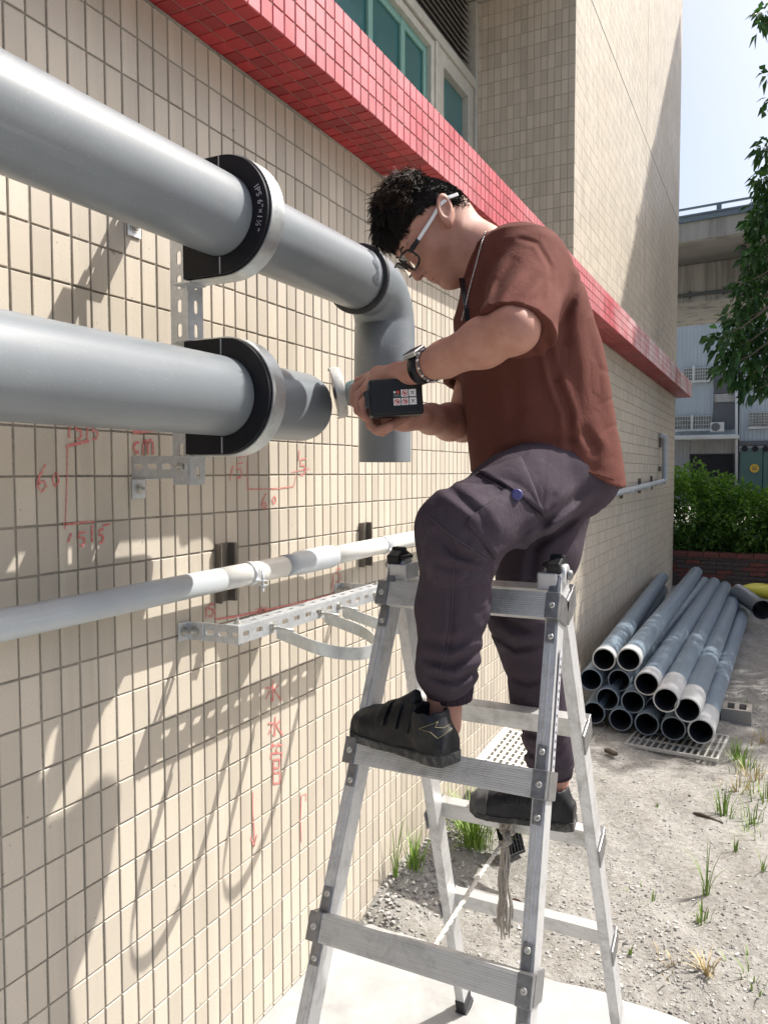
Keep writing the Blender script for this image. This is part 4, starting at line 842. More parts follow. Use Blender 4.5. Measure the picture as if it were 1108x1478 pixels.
mb2 = strand([kn + np.array([.0, -.035, -.02]), kn + np.array([.012, -.045, -.034]), kn + np.array([-.008, -.044, -.046]), kn + np.array([.006, -.034, -.055])], .009); mb.add(mb2.v, mb2.f, True); mb.build('knot', M['rope_grey'], rp)
low = lpt(0, 1, LD + 3 * LS); mb = MB()
for k in range(11):
    dx, dy = random.uniform(-.012, .012), random.uniform(-.01, .01); s = kn + np.array([dx * .4, -.04 + dy * .4, -.045]); L = random.uniform(.18, .26); P = [s + np.array([dx * 1.0 * t + .004 * math.sin(9 * t + k), dy * t, -L * t]) for t in np.linspace(0, 1, 12)]; mb.tube(P, [.0034] * 11 + [.0012], 5)
mb.build('frayed_tail', M['rope_grey'], rp)
leg = lpt(-1, -1, LD + 2 * LS - .01, -.11, .015); leg[0] = on_y(leg[1], 622, 1352)[0]; strand([kn + np.array([-.01, -.04, -.05]), (kn + leg) / 2 + np.array([0, 0, -.012]), leg], .0045).build('strand', M['rope'], rp)

# ------------------------------------------------------------------ things on the ground
gz = lambda x, y: float(ground_z(np.array(x), np.array(y)))
# broken stone: thousands of small chips
def chips(name, pts, rad_, mat, flat=.6):
    ico = np.array([(0, 0, 1), (.894, 0, .447), (.276, .851, .447), (-.724, .526, .447), (-.724, -.526, .447), (.276, -.851, .447), (.724, .526, -.447), (-.276, .851, -.447), (-.894, 0, -.447), (-.276, -.851, -.447), (.724, -.526, -.447), (0, 0, -1)])
    f = np.array([(0,1,2),(0,2,3),(0,3,4),(0,4,5),(0,5,1),(1,6,2),(2,7,3),(3,8,4),(4,9,5),(5,10,1),(2,6,7),(3,7,8),(4,8,9),(5,9,10),(1,10,6),(11,7,6),(11,8,7),(11,9,8),(11,10,9),(11,6,10)])
    K = len(pts); s = RNG.uniform(.55, 1.3, (K, 12, 1)); a = RNG.uniform(0, 6.28, K); V = ico[None] * s * rad_[:, None, None] * np.stack([RNG.uniform(.7, 1.4, K), RNG.uniform(.6, 1.1, K), RNG.uniform(.35, .8, K) * flat / .6], 1)[:, None, :]
    c, s_ = np.cos(a)[:, None], np.sin(a)[:, None]; X = V[..., 0] * c - V[..., 1] * s_; Y = V[..., 0] * s_ + V[..., 1] * c; V = np.stack([X, Y, V[..., 2]], -1) + pts[:, None, :]
    return np_mesh(name, V.reshape(-1, 3), (f[None] + (np.arange(K) * 12)[:, None, None]).reshape(-1, 3), mat)
K = 15000; y = 1.36 + (RNG.uniform(0, 1, K) ** 1.7) * 4.2; x = RNG.uniform(.0, 1.75, K); dens = hnoise(x * .9 + 3, y * .7) / .03
keep = RNG.uniform(0, 1, K) < np.clip(.62 + dens * .9, .05, 1); x, y = x[keep], y[keep]; r = .0020 + .0062 * RNG.uniform(0, 1, len(x)) ** 7 + .002 * RNG.uniform(0, 1, len(x)); z = ground_z(x, y) + r * .15
props(chips('gravel', np.stack([x, y, z], 1), r, M['stone']), kind='stuff')
K = 900; x = np.abs(RNG.normal(0, .13, K)) + .01; y = RNG.uniform(1.38, 3.2, K); r = RNG.uniform(.004, .013, K); props(chips('rubble', np.stack([x, y, ground_z(x, y) + r * .3], 1), r, M['stone']), kind='stuff')
K = 420; x = .95 + RNG.normal(0, .22, K); y = 1.55 + np.abs(RNG.normal(0, .35, K)); r = RNG.uniform(.003, .009, K); props(chips('stone_chips', np.stack([x, y, ground_z(x, y) + r * .2], 1), r, M['stone']), kind='stuff')
def tuft(px, py, h, n, spread, label, mat='grass', loc=None, lean=.35):
    p = on_z(-.035, px, py) if loc is None else np.array(loc); p[2] = gz(p[0], p[1]); t = thing('grass_tuft', label, 'weed', tuple(p), 'weeds growing in the gravel')
    V = []; F = []
    for k in range(n):
        a = random.uniform(0, 6.28); L = 1.35 * h * random.uniform(.5, 1.1); d = np.array([math.cos(a), math.sin(a), 0]); b0 = p + d * random.uniform(0, spread) + np.array([0, 0, -.005]); ln = random.uniform(.1, lean + .25); w = random.uniform(.0022, .0042); sd = np.array([-d[1], d[0], 0])
        for i in range(6):
            u = i / 5; c = b0 + np.array([0, 0, L * u * (1 - .35 * ln * u)]) + d * L * ln * u * u; ww = w * (1 - u) ** .6; V += [c - sd * ww, c + np.array([0, 0, .0006]) + d * ww * .4, c + sd * ww]
        m_ = len(V) - 18
        for i in range(5):
            for j in range(2): F.append((m_+3*i+j, m_+3*i+j+1, m_+3*i+j+4, m_+3*i+j+3))
    np_mesh('blade', V, F, M[mat], t); return t
tuft(690, 1262, .20, 170, .10, 'dense green grass clump against the wall behind the ladder', loc=(.17, 2.12, 0), lean=1.0); tuft(640, 1290, .12, 40, .05, 'small green weeds in the rubble at the wall foot behind the ladder leg', loc=(.07, 1.72, 0), lean=.5)
tuft(620, 1300, .19, 9, .015, 'few tall pale blades growing at the wall base left of the rear ladder leg', loc=(.035, 1.62, 0), lean=.25)
tuft(1044, 1178, .12, 34, .05, 'tallest green grass tuft right of the dark stick'); tuft(1085, 1185, .09, 20, .06, 'thin green grass blades at the right edge behind the stick')
tuft(1018, 1298, .16, 14, .012, 'single upright green tuft in the middle of the gravel'); tuft(1012, 1335, .06, 18, .03, 'low flat green weed below the single upright tuft')
tuft(1060, 1230, .06, 8, .02, 'sparse short blades below the stick'); tuft(947, 1168, .025, 8, .012, 'tiny green seedling on bare ground'); tuft(907, 1375, .025, 8, .012, 'tiny green seedling beside the rear ladder leg')
tuft(1018, 1408, .06, 26, .03, 'dry straw coloured tuft near the lower right', mat='drygrass', lean=.9); tuft(1065, 1085, .10, 40, .08, 'loose green grass in front of the drain grate'); tuft(1090, 1120, .09, 30, .08, 'loose dry grass at the right edge before the drain grate', mat='drygrass', lean=.7)
for k_, (px_, py_, h_, n_, mt_, lb_) in enumerate(((1075, 1105, .08, 40, 'grass', 'spreading green grass patch below the drain grate'), (1102, 1150, .09, 34, 'grass', 'green grass patch at the right edge above the stick'), (1062, 1142, .07, 30, 'drygrass', 'straw coloured grass patch above the stick'),
    (1098, 1060, .06, 30, 'drygrass', 'straw coloured grass beside the concrete block'), (1080, 1020, .06, 26, 'grass', 'short green grass behind the concrete block'), (1100, 1210, .06, 16, 'grass', 'thin grass at the right edge level with the stick'), (975, 1395, .04, 12, 'drygrass', 'flat straw wisps on the gravel beside the rear leg'), (1085, 1410, .05, 14, 'grass', 'small weed in the lower right corner of the photo'), (940, 1300, .03, 8, 'grass', 'tiny weed between the rear leg and the upright tuft'))):
    tuft(px_, py_, h_, n_, .11, lb_, mat=mt_, lean=.6)
tuft(1100, 1265, .10, 5, .01, 'lone bent green blade at the right edge')
def lump(name, p, d, r0, r1, L, mat, label, cat, n=7):
    P = [np.array(p) + np.array(d) * L * u + np.array([.003 * math.sin(7 * u), 0, .004 * math.sin(5 * u)]) for u in np.linspace(0, 1, 6)]; mb = MB(); mb.tube(P, [r0 * .7, r0, r0 * .9, r0 * 1.05, r1, r1 * .6], n, smooth=False); return props(mb.build(name, mat), label, cat)
p = on_z(-.02, 1000, 1174); q = on_z(-.02, 1042, 1187); d = (q - p) / np.linalg.norm(q - p); lump('stick', p, d, .011, .009, np.linalg.norm(q - p), M['wood'], 'dark broken stick lying on the gravel beside the tallest grass tuft', 'stick')
p = on_z(-.02, 874, 1082); q = on_z(-.02, 890, 1090); d = (q - p) / np.linalg.norm(q - p); mb = MB(); mb.bar(p, p + d * .085, .03, .022); props(mb.build('wood_offcut', M['wood'], bevel=.003), 'small brown wood offcut on the ground before the pipe stack', 'wood')
# curled dry leaf by the rear rung
p = on_z(-.02, 741, 1318); V = []; F = []
for i in range(9):
    for j in range(5):
        u, v = i / 8 * 2 - 1, j / 4 * 2 - 1; w = .028 * (1 - u * u) ** .7; V.append(p + np.array([u * .045, v * w, .012 + .03 * v * v * (1 - u * u) + .012 * u * u]))
for i in range(8):
    for j in range(4): F.append((i*5+j, i*5+j+1, i*5+j+6, i*5+j+5))
props(np_mesh('dry_leaf', V, F, M['dryleaf'], smooth=True), 'curled brown dry leaf on the dirt behind the lowest rear rung', 'leaf')
# drain grate under the pipe ends
dg = thing('drain_grate', 'pale metal drain grate in the ground in front of the stacked pipe ends', 'grate', (.86, 3.78, -.05))
def grate(root, o, U, Vv, nu_, nv_, bw, th, mat, ribs=1):
    o, U, Vv = (np.asarray(a, float) for a in (o, U, Vv)); lu, lv = np.linalg.norm(U), np.linalg.norm(Vv); u, v = U / lu, Vv / lv; n = np.cross(u, v)
    mb = MB()
    for s, c in ((0, bw), (lv - bw, lv)): mb.obox(o + U / 2 + v * (s + c) / 2, u, v, n, (lu / 2, (c - s) / 2, th / 2))
    for s, c in ((0, bw), (lu - bw, lu)): mb.obox(o + Vv / 2 + u * (s + c) / 2, u, v, n, ((c - s) / 2, lv / 2 - bw, th / 2))
    mb.build('frame', mat, root, bevel=.002)
    for k in range(1, nu_):
        mb = MB(); mb.obox(o + u * lu * k / nu_ + Vv / 2, u, v, n, (bw * .32, lv / 2 - bw, th * .42)); mb.build('bar', mat, root)
    if nv_ > 1:
        mb = MB()
        for k in range(1, nv_): mb.obox(o + v * lv * k / nv_ + U / 2, u, v, n, (lu / 2 - bw, bw * .25, th * .30))
        mb.build('cross_bar', mat, root)
M['grate'] = simple('pale steel grate', (.50, .50, .47), .5, .4, .12, 40, .1); M['pgrate'] = simple('dirty white plastic grating', (.60, .58, .53), .7, 0, .12, 30, .15, dirt=(.25, .23, .19), dirt_amt=.6, dirt_scale=14)
g0, g1, g2 = on_z(-.045, 1035, 1098), on_z(-.045, 900, 1075), on_z(-.045, 1052, 1064); o_ = g0.copy(); grate(dg, o_, (g1 - g0), (g2 - g0), 14, 3, .014, .02, M['grate'])
# plastic gratings leaning against the wall
pg = thing('plastic_grating', 'dirty white plastic grating panels leaning against the wall behind the ladder', 'grating', (.15, 2.4, -.03))
for k in range(2):
    sh_ = np.array([0, .07, -.03]) * k; b0 = W(684, 1102, 3.05) + sh_; U = W(764, 1128, 2.98) + sh_ - b0; Vv = W(726, 1054, 3.42) + sh_ - b0; grate(pg, b0, U, Vv, 9, 9, .018, .036, M['pgrate'])
    b0 = b0 - np.array([0, .0, .21]); grate(pg, b0 + np.array([.02, .05, 0]), U, np.array([-.03, .09, .17]), 9, 6, .018, .03, M['pgrate'])
pc = thing('grating_offcut', 'dark plastic grating offcut lying below the leaning panels', 'grating', (.42, 2.2, -.03)); grate(pc, (.34, 2.05, -.02), (.05, .10, .0), (-.05, .03, .15), 6, 4, .012, .03, M['black_plastic'])
bk = thing('bucket', 'black plastic tub against the wall under the leaning gratings', 'tub', (.20, 2.55, -.04)); flat_ends(MB().lathe((.22, 2.58, -.05), (.05, .1, 1), [(0, 0), (0, .10), (.24, .13), (.25, .138), (.26, .138), (.26, .128), (.02, .095)], 28).build('tub_wall', M['black_plastic'], bk))
# hollow concrete block, elbow fitting and yellow sack at the far right
cbk = thing('cinder_block', 'grey hollow concrete block on the ground beside the pipe stack', 'block', (1.2, 4.6, -.06)); c = on_z(-.06, 1060, 1040); mb = MB(); x0, y0 = c[0] - .09, c[1]; z0 = gz(c[0], c[1]) - .01
for a, b_ in (((0, 0), (.19, .03)), ((0, .17), (.19, .20)), ((0, .03), (.035, .17)), ((.155, .03), (.19, .17)), ((.08, .03), (.11, .17))): mb.box((x0 + a[0], y0 + a[1], z0), (x0 + b_[0], y0 + b_[1], z0 + .10))
mb.build('block_body', M['oconc2'], cbk, bevel=.003)
ef = thing('pipe_elbow', 'loose dark grey pipe elbow fitting lying beyond the pipe stack', 'fitting', (1.25, 8.2, 0)); c = on_y(8.2, 1090, 873); mb = MB(); P = [c + np.array(v) for v in ((-.20, .20, .10), (-.12, .12, .07), (-.04, .0, .03), (.04, -.14, .0), (.07, -.26, -.01))]; mb.tube(P, [.095, .09, .09, .09, .102], 28, caps=False); flat_ends(mb.build('elbow_wall', M['pvc_dark'], ef))
MB().tube(P[1:], [.08, .08, .08, .094], 24, caps=False).build('bore', M['pvc_in'], ef)
M['sack'] = simple('yellow woven sack', (.62, .56, .05), .55, 0, .15, 60, .3)
c = on_y(9.4, 1090, 853); V = []; F = []; nu, nv = 22, 14
for i in range(nu):
    for j in range(nv + 1):
        a = 2 * math.pi * i / nu; b_ = math.pi * j / nv; w = 1 + .10 * math.sin(3 * a + 2 * b_) + .06 * math.sin(7 * a - 3 * b_); V.append(c + np.array([.42 * math.cos(a) * math.sin(b_) * w + .15, .22 * math.sin(a) * math.sin(b_) * w, .085 * math.cos(b_) * w]))
for i in range(nu):
    for j in range(nv): i2 = (i + 1) % nu; F.append((i*(nv+1)+j, i*(nv+1)+j+1, i2*(nv+1)+j+1, i2*(nv+1)+j))
props(np_mesh('sack', V, F, M['sack'], smooth=True), 'crumpled yellow sack lying beyond the loose pipe elbow', 'sack')

# ------------------------------------------------------------------ implicit surfaces for the person
class Vol:
    def __init__(s, lo, hi, h):
        s.lo = np.asarray(lo, float); s.h = h; s.n = np.ceil((np.asarray(hi) - s.lo) / h).astype(int) + 1
        s.F = np.full(s.n, 1.0, np.float32); s.ax = [s.lo[i] + h * np.arange(s.n[i]) for i in range(3)]
    def sub(s, lo, hi):
        i0 = np.clip(np.floor((np.asarray(lo) - s.lo) / s.h).astype(int), 0, s.n); i1 = np.clip(np.ceil((np.asarray(hi) - s.lo) / s.h).astype(int) + 1, 0, s.n)
        sl = tuple(slice(a, b) for a, b in zip(i0, i1)); return sl, (s.ax[0][sl[0]][:, None, None], s.ax[1][sl[1]][None, :, None], s.ax[2][sl[2]][None, None, :])
    def put(s, fn, lo, hi, k=.01, op='u'):
        m = k + 4 * s.h; sl, P = s.sub(np.asarray(lo) - m, np.asarray(hi) + m)
        if 0 in s.F[sl].shape: return
        d = fn(*P).astype(np.float32); f = s.F[sl]
        if op == 'u':
            hh = np.clip(.5 + .5 * (f - d) / k, 0, 1); s.F[sl] = f * (1 - hh) + d * hh - k * hh * (1 - hh)
        else:
            hh = np.clip(.5 - .5 * (f + d) / k, 0, 1); s.F[sl] = f * (1 - hh) - d * hh + k * hh * (1 - hh)
    def cap(s, a, b, ra, rb=None, k=.01, op='u', flat=None, at=None):
        at = b if at is None else at
        a = np.asarray(a, float); b = np.asarray(b, float); rb = ra if rb is None else rb; ab = b - a; L2 = ab @ ab + 1e-12; R = max(ra, rb)
        def fn(X, Y, Z):
            t = np.clip(((X - a[0]) * ab[0] + (Y - a[1]) * ab[1] + (Z - a[2]) * ab[2]) / L2, 0, 1)
            d = np.sqrt((X - a[0] - t * ab[0]) ** 2 + (Y - a[1] - t * ab[1]) ** 2 + (Z - a[2] - t * ab[2]) ** 2) - (ra + (rb - ra) * t)
            if flat is not None:      # cut square at the b end
                q = ((X - at[0]) * flat[0] + (Y - at[1]) * flat[1] + (Z - at[2]) * flat[2]); d = np.maximum(d, q)
            return d
        s.put(fn, np.minimum(a, b) - R, np.maximum(a, b) + R, k, op); return s
    def chain(s, pts, rs, k=.008, op='u'):
        for i in range(len(pts) - 1): s.cap(pts[i], pts[i+1], rs[i], rs[i+1], k, op)
        return s
    def ell(s, c, A, r, k=.01, op='u'):
        """ellipsoid at c with axes = rows of A and radii r"""
        c = np.asarray(c, float); A = np.asarray(A, float); r = np.asarray(r, float); e = np.sqrt(((A * r[:, None]) ** 2).sum(0))
        def fn(X, Y, Z):
            x, y, z = X - c[0], Y - c[1], Z - c[2]; q = [(A[i, 0] * x + A[i, 1] * y + A[i, 2] * z) / r[i] for i in range(3)]
            k0 = np.sqrt(q[0] ** 2 + q[1] ** 2 + q[2] ** 2); k1 = np.sqrt((q[0] / r[0]) ** 2 + (q[1] / r[1]) ** 2 + (q[2] / r[2]) ** 2); return k0 * (k0 - 1) / (k1 + 1e-9)
        s.put(fn, c - e, c + e, k, op); return s
    def warp(s, fn, band=.03):
        """shift the surface outward by fn(points) near it"""
        m = np.abs(s.F) < band; I = np.nonzero(m); P = np.stack([s.ax[i][I[i]] for i in range(3)], 1); s.F[m] -= fn(P).astype(np.float32); return s
    def mesh(s):
        F = s.F; ins = F < 0; n = np.array(F.shape) - 1
        cnt = np.zeros(n, np.uint8)
        for i in (0, 1):
            for j in (0, 1):
                for k in (0, 1): cnt += ins[i:i+n[0], j:j+n[1], k:k+n[2]]
        C = np.argwhere((cnt > 0) & (cnt < 8)); ID = np.full(n, -1, np.int32); ID[tuple(C.T)] = np.arange(len(C))
        corner = {(i, j, k): F[C[:, 0] + i, C[:, 1] + j, C[:, 2] + k] for i in (0, 1) for j in (0, 1) for k in (0, 1)}
        acc = np.zeros((len(C), 3)); w = np.zeros(len(C))
        for a in corner:
            for ax in range(3):
                if a[ax]: continue
                b = list(a); b[ax] = 1; fa, fb = corner[a], corner[tuple(b)]; x = (fa < 0) != (fb < 0); t = np.where(x, fa / (fa - fb + 1e-12), 0)
                p = np.tile(np.array(a, float), (len(C), 1)); p[:, ax] = t; acc += p * x[:, None]; w += x
        V = s.lo + s.h * (C + acc / w[:, None]); Q = []
        for ax in range(3):
            sl0 = [slice(1, -1)] * 3; sl1 = [slice(1, -1)] * 3; sl0[ax] = slice(0, -1); sl1[ax] = slice(1, None)
            A, B = ins[tuple(sl0)], ins[tuple(sl1)]; X = np.argwhere(A != B); off = np.ones(3, int); off[ax] = 0; X = X + off
            o1, o2 = [(1, 2), (2, 0), (0, 1)][ax]; e1 = np.zeros(3, int); e1[o1] = 1; e2 = np.zeros(3, int); e2[o2] = 1
            q = np.stack([ID[tuple((X - e1 - e2).T)], ID[tuple((X - e2).T)], ID[tuple(X.T)], ID[tuple((X - e1).T)]], 1)
            fl = ~ins[tuple(X.T)]; q[fl] = q[fl][:, ::-1]; Q.append(q)
        Q = np.concatenate(Q); Q = Q[(Q >= 0).all(1)]
        return V, Q[:, ::-1] if False else Q
def vol_obj(name, vol, mat, parent, relax=2):
    V, Q = vol.mesh()
    for it in range(relax):     # light smoothing of the voxel steps
        S = np.zeros_like(V); c = np.zeros(len(V))
        for a, b in ((0, 1), (1, 2), (2, 3), (3, 0)):
            np.add.at(S, Q[:, a], V[Q[:, b]]); np.add.at(S, Q[:, b], V[Q[:, a]]); np.add.at(c, Q[:, a], 1); np.add.at(c, Q[:, b], 1)
        V = V + .5 * (S / np.maximum(c, 1)[:, None] - V)
    return np_mesh(name, V, Q, mat, parent, smooth=True)
RT = CR[:, 0]; FW = np.array([-math.sin(YAW), math.cos(YAW), 0]); UPV = np.array([0, 0, 1.0])
def pix(P):
    x, y, d = proj(P); return np.stack([x, y], 1)
def seg_fold(P, folds):
    """cloth folds: each is a polyline (photo pixels while measuring), a half width in pixels and a depth in metres"""
    p = pix(P); out = np.zeros(len(P))
    for pts, w, dep in folds:
        best = np.full(len(P), 1e9); sgn = np.zeros(len(P)); tt = np.zeros(len(P)); n = len(pts) - 1
        for i in range(n):
            a = np.array(pts[i], float); b = np.array(pts[i+1], float); ab = b - a; L = np.linalg.norm(ab); t = np.clip(((p - a) @ ab) / L ** 2, 0, 1); q = p - a - t[:, None] * ab; d = np.linalg.norm(q, axis=1); sg = np.sign(ab[0] * q[:, 1] - ab[1] * q[:, 0]); u = d < best
            best = np.where(u, d, best); sgn = np.where(u, sg, sgn); tt = np.where(u, (i + t) / n, tt)
        fade = np.sin(np.pi * np.clip(tt * .86 + .07, 0, 1)) ** .7; x = best * sgn / w
        out += dep * fade * (-np.exp(-x * x) + .75 * np.exp(-((x - 1.7) / 1.1) ** 2) + .45 * np.exp(-((x + 1.9) / 1.2) ** 2))
    return out
def cloth_noise(P, sc, amp, st=(1, 1, 1)):
    x, y, z = (P * sc * np.array(st)).T
    return amp * (np.sin(x + 1.3 * np.sin(.7 * y + z)) * np.sin(y + 1.1 * np.sin(.8 * z + 1)) + .6 * np.sin(1.9 * z + 1.7 * np.sin(x * .9) + y) + .35 * np.sin(3.7 * x + 2.1 * z + 2) * np.sin(3.1 * y - z))

def crease(P, sc, amp, dr):
    """sharp narrow pulls in the cloth that run across dr and die out"""
    dr = np.array(dr, float); dr /= np.linalg.norm(dr); x, y, z = (P * sc).T; c = P @ dr * sc; ph = c * 2.1 + 1.4 * np.sin(.9 * x + .6 * y) + 1.1 * np.sin(.8 * z - .7 * y + 1); r = np.abs(np.sin(ph)); m = np.clip(np.sin(.55 * x + 1.3 * np.sin(.4 * z) + .5 * y) * .9 + .1, 0, 1)
    return amp * m * (.55 - np.exp(-(r / .22) ** 2) * 1.0) 
# materials of the person
m, t, b = nt('skin'); p = pos(t); gp = t.nodes.new('ShaderNodeNewGeometry').outputs['Position']
n1 = noise(t, gp, 28, 5, .65); k = ramp(t, n1, [(.28, (.345, .162, .118)), (.5, (.40, .198, .146)), (.75, (.45, .24, .18))]); fine = noise(t, gp, 420, 3, .6); k = mixc(t, ramp(t, fine, [(.6, g3(0)), (.8, g3(.35))]), k, (.26, .105, .07))
t.links.new(k, b.inputs['Base Color']); b.inputs['Roughness'].default_value = .58; b.inputs['Subsurface Weight'].default_value = .18; b.inputs['Subsurface Radius'].default_value = (.012, .004, .002); b.inputs['Subsurface Scale'].default_value = 1.0
bump(t, b, fine, .18, .0008); M['skin'] = m
def cloth(name, col, var=.12, weave=900, rough=.92, dust=None, dust_amt=.35):
    m, t, b = nt(name); gp = t.nodes.new('ShaderNodeNewGeometry').outputs['Position']; n1 = noise(t, gp, 16, 6, .7, .3); n2 = noise(t, gp, weave, 2, .5)
    k = ramp(t, n1, [(.3, tuple(c * (1 - var) for c in col)), (.7, tuple(c * (1 + var) for c in col))]); k = mixc(t, .35, k, ramp(t, n2, [(.3, tuple(c * .6 for c in col)), (.7, tuple(c * 1.45 for c in col))]))
    if dust: k = mixc(t, ramp(t, noise(t, gp, 11, 6, .75, .4), [(.52, g3(0)), (.74, g3(dust_amt))]), k, dust)
    t.links.new(k, b.inputs['Base Color']); b.inputs['Roughness'].default_value = rough; b.inputs['Specular IOR Level'].default_value = .15; b.inputs['Sheen Weight'].default_value = .0; b.inputs['Sheen Roughness'].default_value = .5
    bn = bump(t, b, n2, .3, .0008); mw = t.nodes.new('ShaderNodeMapping'); mw.inputs['Rotation'].default_value = (.5, .3, .6); mw.inputs['Scale'].default_value = (1, 1, .38); t.links.new(gp, mw.inputs[0]); bn = bump(t, b, noise(t, mw.outputs[0], 42, 5, .6, 1.6), .3, .005, bn); bump(t, b, noise(t, gp, 110, 4, .65, .8), .35, .002, bn); return m
M['shirt'] = cloth('brown cotton', (.112, .040, .031)); M['pants'] = cloth('purple grey work cotton', (.052, .040, .052), dust=(.14, .122, .14), dust_amt=.35); M['pants_dark'] = cloth('dark purple grey cotton', (.032, .024, .033)); M['thread'] = cloth('pale stitching', (.085, .07, .085))
M['hair'] = simple('black hair', (.010, .0075, .0065), .6, 0, .4, 200, 0, spec=.22, island=.5); M['hair_brown'] = simple('brown hair tips', (.055, .027, .016), .5, 0, .4, 200, 0, island=.4, spec=.3)
M['shoe'] = simple('dusty black shoe leather', (.008, .0085, .011), .5, 0, .3, 60, .25, .001, spec=.35, dirt=(.06, .06, .06), dirt_amt=.35, dirt_scale=18); M['sole'] = simple('worn grey sole', (.035, .035, .034), .8, 0, .3, 50, .4, .002, dirt=(.24, .23, .21), dirt_amt=.8, dirt_scale=25)
M['toe'] = simple('scuffed grey toe cap', (.06, .06, .062), .8, 0, .35, 50, .4, .001, dirt=(.14, .135, .13), dirt_amt=.7, dirt_scale=25)
M['gold'] = simple('olive gold piping', (.17, .15, .075), .5, .1, .1); M['silver'] = simple('silver chain', (.60, .60, .60), .3, .9, .1)
M['white_plastic'] = simple('white plastic', (.72, .72, .73), .35, 0, .05); M['lens'] = None
m, t, b = nt('clear lens'); b.inputs['Base Color'].default_value = (.95, .95, .93, 1); b.inputs['Transmission Weight'].default_value = 1.0; b.inputs['Roughness'].default_value = .02; b.inputs['IOR'].default_value = 1.05; M['lens'] = m

man = thing('person', 'man in brown shirt and purple grey cargo trousers standing on the ladder with a grinder', 'person', (.80, .60, .75))
# head frame: f forward, u up, s towards the camera (his left)
pt_ = rad(58); hd = -.99 * RT - .13 * FW; hd /= np.linalg.norm(hd); hf = math.cos(pt_) * hd - math.sin(pt_) * UPV; hu = math.sin(pt_) * hd + math.cos(pt_) * UPV; hs = np.cross(hu, hf)
if hs @ FW > 0: hs = -hs
HC = W(612, 319, 1.74); HSC = 1.05; HA = np.stack([hf, hu, hs])
def Hp(f, u, s): return HC + HSC * (hf * f + hu * u + hs * s)
vol = Vol((.28, .18, .76), (1.06, 1.02, 2.40), .0034)
def hell(c, r, k=.01, op='u', A=HA): vol.ell(Hp(*c), A, np.array(r) * HSC, k, op)
hell((0, .010, 0), (.081, .079, .070)); hell((.030, -.045, 0), (.060, .072, .060), .03); hell((-.02, -.03, 0), (.066, .06, .064), .03)
for s in (-1, 1):
    vol.cap(Hp(-.004, -.072, .047 * s), Hp(.070, -.112, .014 * s), .017, .015, .03); hell((.050, -.042, .040 * s), (.026, .026, .022), .025)
hell((.072, -.112, 0), (.018, .017, .02), .02); hell((.070, -.078, 0), (.026, .03, .030), .025); vol.cap(Hp(.02, -.095, 0), Hp(.062, -.112, 0), .024, .016, .03)
vol.cap(Hp(.076, .006, -.032), Hp(.076, .006, .032), .013, .013, .015)
for s in (-1, 1): vol.ell(Hp(.092, -.016, .031 * s), HA, np.array((.013, .011, .016)) * HSC, .012, 's'); hell((.0765, -.017, .031 * s), (.0115, .0105, .0125), .003)
vol.chain([Hp(.083, -.006, 0), Hp(.096, -.030, 0), Hp(.106, -.050, 0)], [.0075, .0088, .0115], .010)
for s in (-1, 1): hell((.094, -.054, .0125 * s), (.010, .008, .0065), .006); vol.ell(Hp(.102, -.061, .007 * s), HA, np.array((.0045, .005, .0035)), .003, 's')
hell((.091, -.075, 0), (.0085, .0055, .020), .005); hell((.0885, -.087, 0), (.0085, .006, .018), .005); vol.cap(Hp(.100, -.081, -.018), Hp(.100, -.081, .018), .0025, .0025, .003, 's'); vol.cap(Hp(.094, -.097, -.012), Hp(.094, -.097, .012), .004, .004, .008, 's')
for s in (-1, 1):     # ears
    c = (-.016, -.024, .078 * s); A = np.stack([hf * .93 - hu * .30 + hs * s * -.2, hu * .95 + hf * .28, np.cross(hf, hu) * s]); A = np.stack([a / np.linalg.norm(a) for a in A]); ea = np.array([hf * .70 + hu * .71, hu * .70 - hf * .71, hs])
    tl = rad(22) * s; E = np.stack([ea[0] * math.cos(tl) + hs * math.sin(tl), ea[1], hs * math.cos(tl) - ea[0] * math.sin(tl)])
    vol.ell(Hp(*c), E, np.array((.0195, .033, .0085)) * HSC, .006); vol.ell(Hp(c[0] - .001, c[1] + .003, c[2] + .009 * s), E, np.array((.0120, .021, .0085)) * HSC, .004, 's'); vol.cap(Hp(c[0] + .004, c[1] - .008, c[2] - .001 * s), Hp(c[0] + .010, c[1] + .004, c[2] + .001 * s), .0045, .003, .004); hell((c[0] + .020, c[1] - .022, c[2] - .003 * s), (.009, .008, .006), .006)
NB = W(700, 372, 1.75)       # neck base
vol.cap(Hp(-.030, -.052, 0), NB, .050, .056, .03); vol.cap(Hp(.02, -.10, 0), NB + RT * -.03, .032, .045, .035); vol.cap(NB, W(745, 430, 1.75), .060, .085, .04)
SN, EN, WN = W(768, 390, 1.59), W(742, 476, 1.39), W(606, 533, 1.575)       # near shoulder, elbow, wrist
SF, EF, WF = W(708, 462, 1.93), W(668, 612, 1.90), W(604, 602, 1.70)
PEL = W(812, 668, 1.77); HN, KN, AN = W(822, 676, 1.70), W(662, 764, 1.47), W(641, 1003, 1.555); HF, KF, AF = W(800, 690, 1.89), W(755, 890, 1.83), W(799, 1118, 1.925)
vol.chain([W(745, 430, 1.75), W(775, 540, 1.75), PEL], [.085, .10, .10], .04); vol.cap(SN, SF, .05, .05, .04); vol.chain([PEL, HN, KN, AN + np.array([0, 0, .10]), AN + np.array([0, 0, -.06])], [.09, .06, .045, .040, .034], .02); vol.chain([PEL, HF, KF, AF + np.array([0, 0, .12]), AF + np.array([0, 0, -.07])], [.09, .06, .045, .040, .035], .02)
mid = EN + (WN - EN) * .30
vol.chain([SN, SN + (EN - SN) * .6, EN], [.054, .047, .041], .02); vol.chain([EN, mid, EN + (WN - EN) * .72, WN], [.041, .0445, .034, .0265], .02); vol.cap(EN + RT * .010 + UPV * .0, EN, .024, .030, .02)
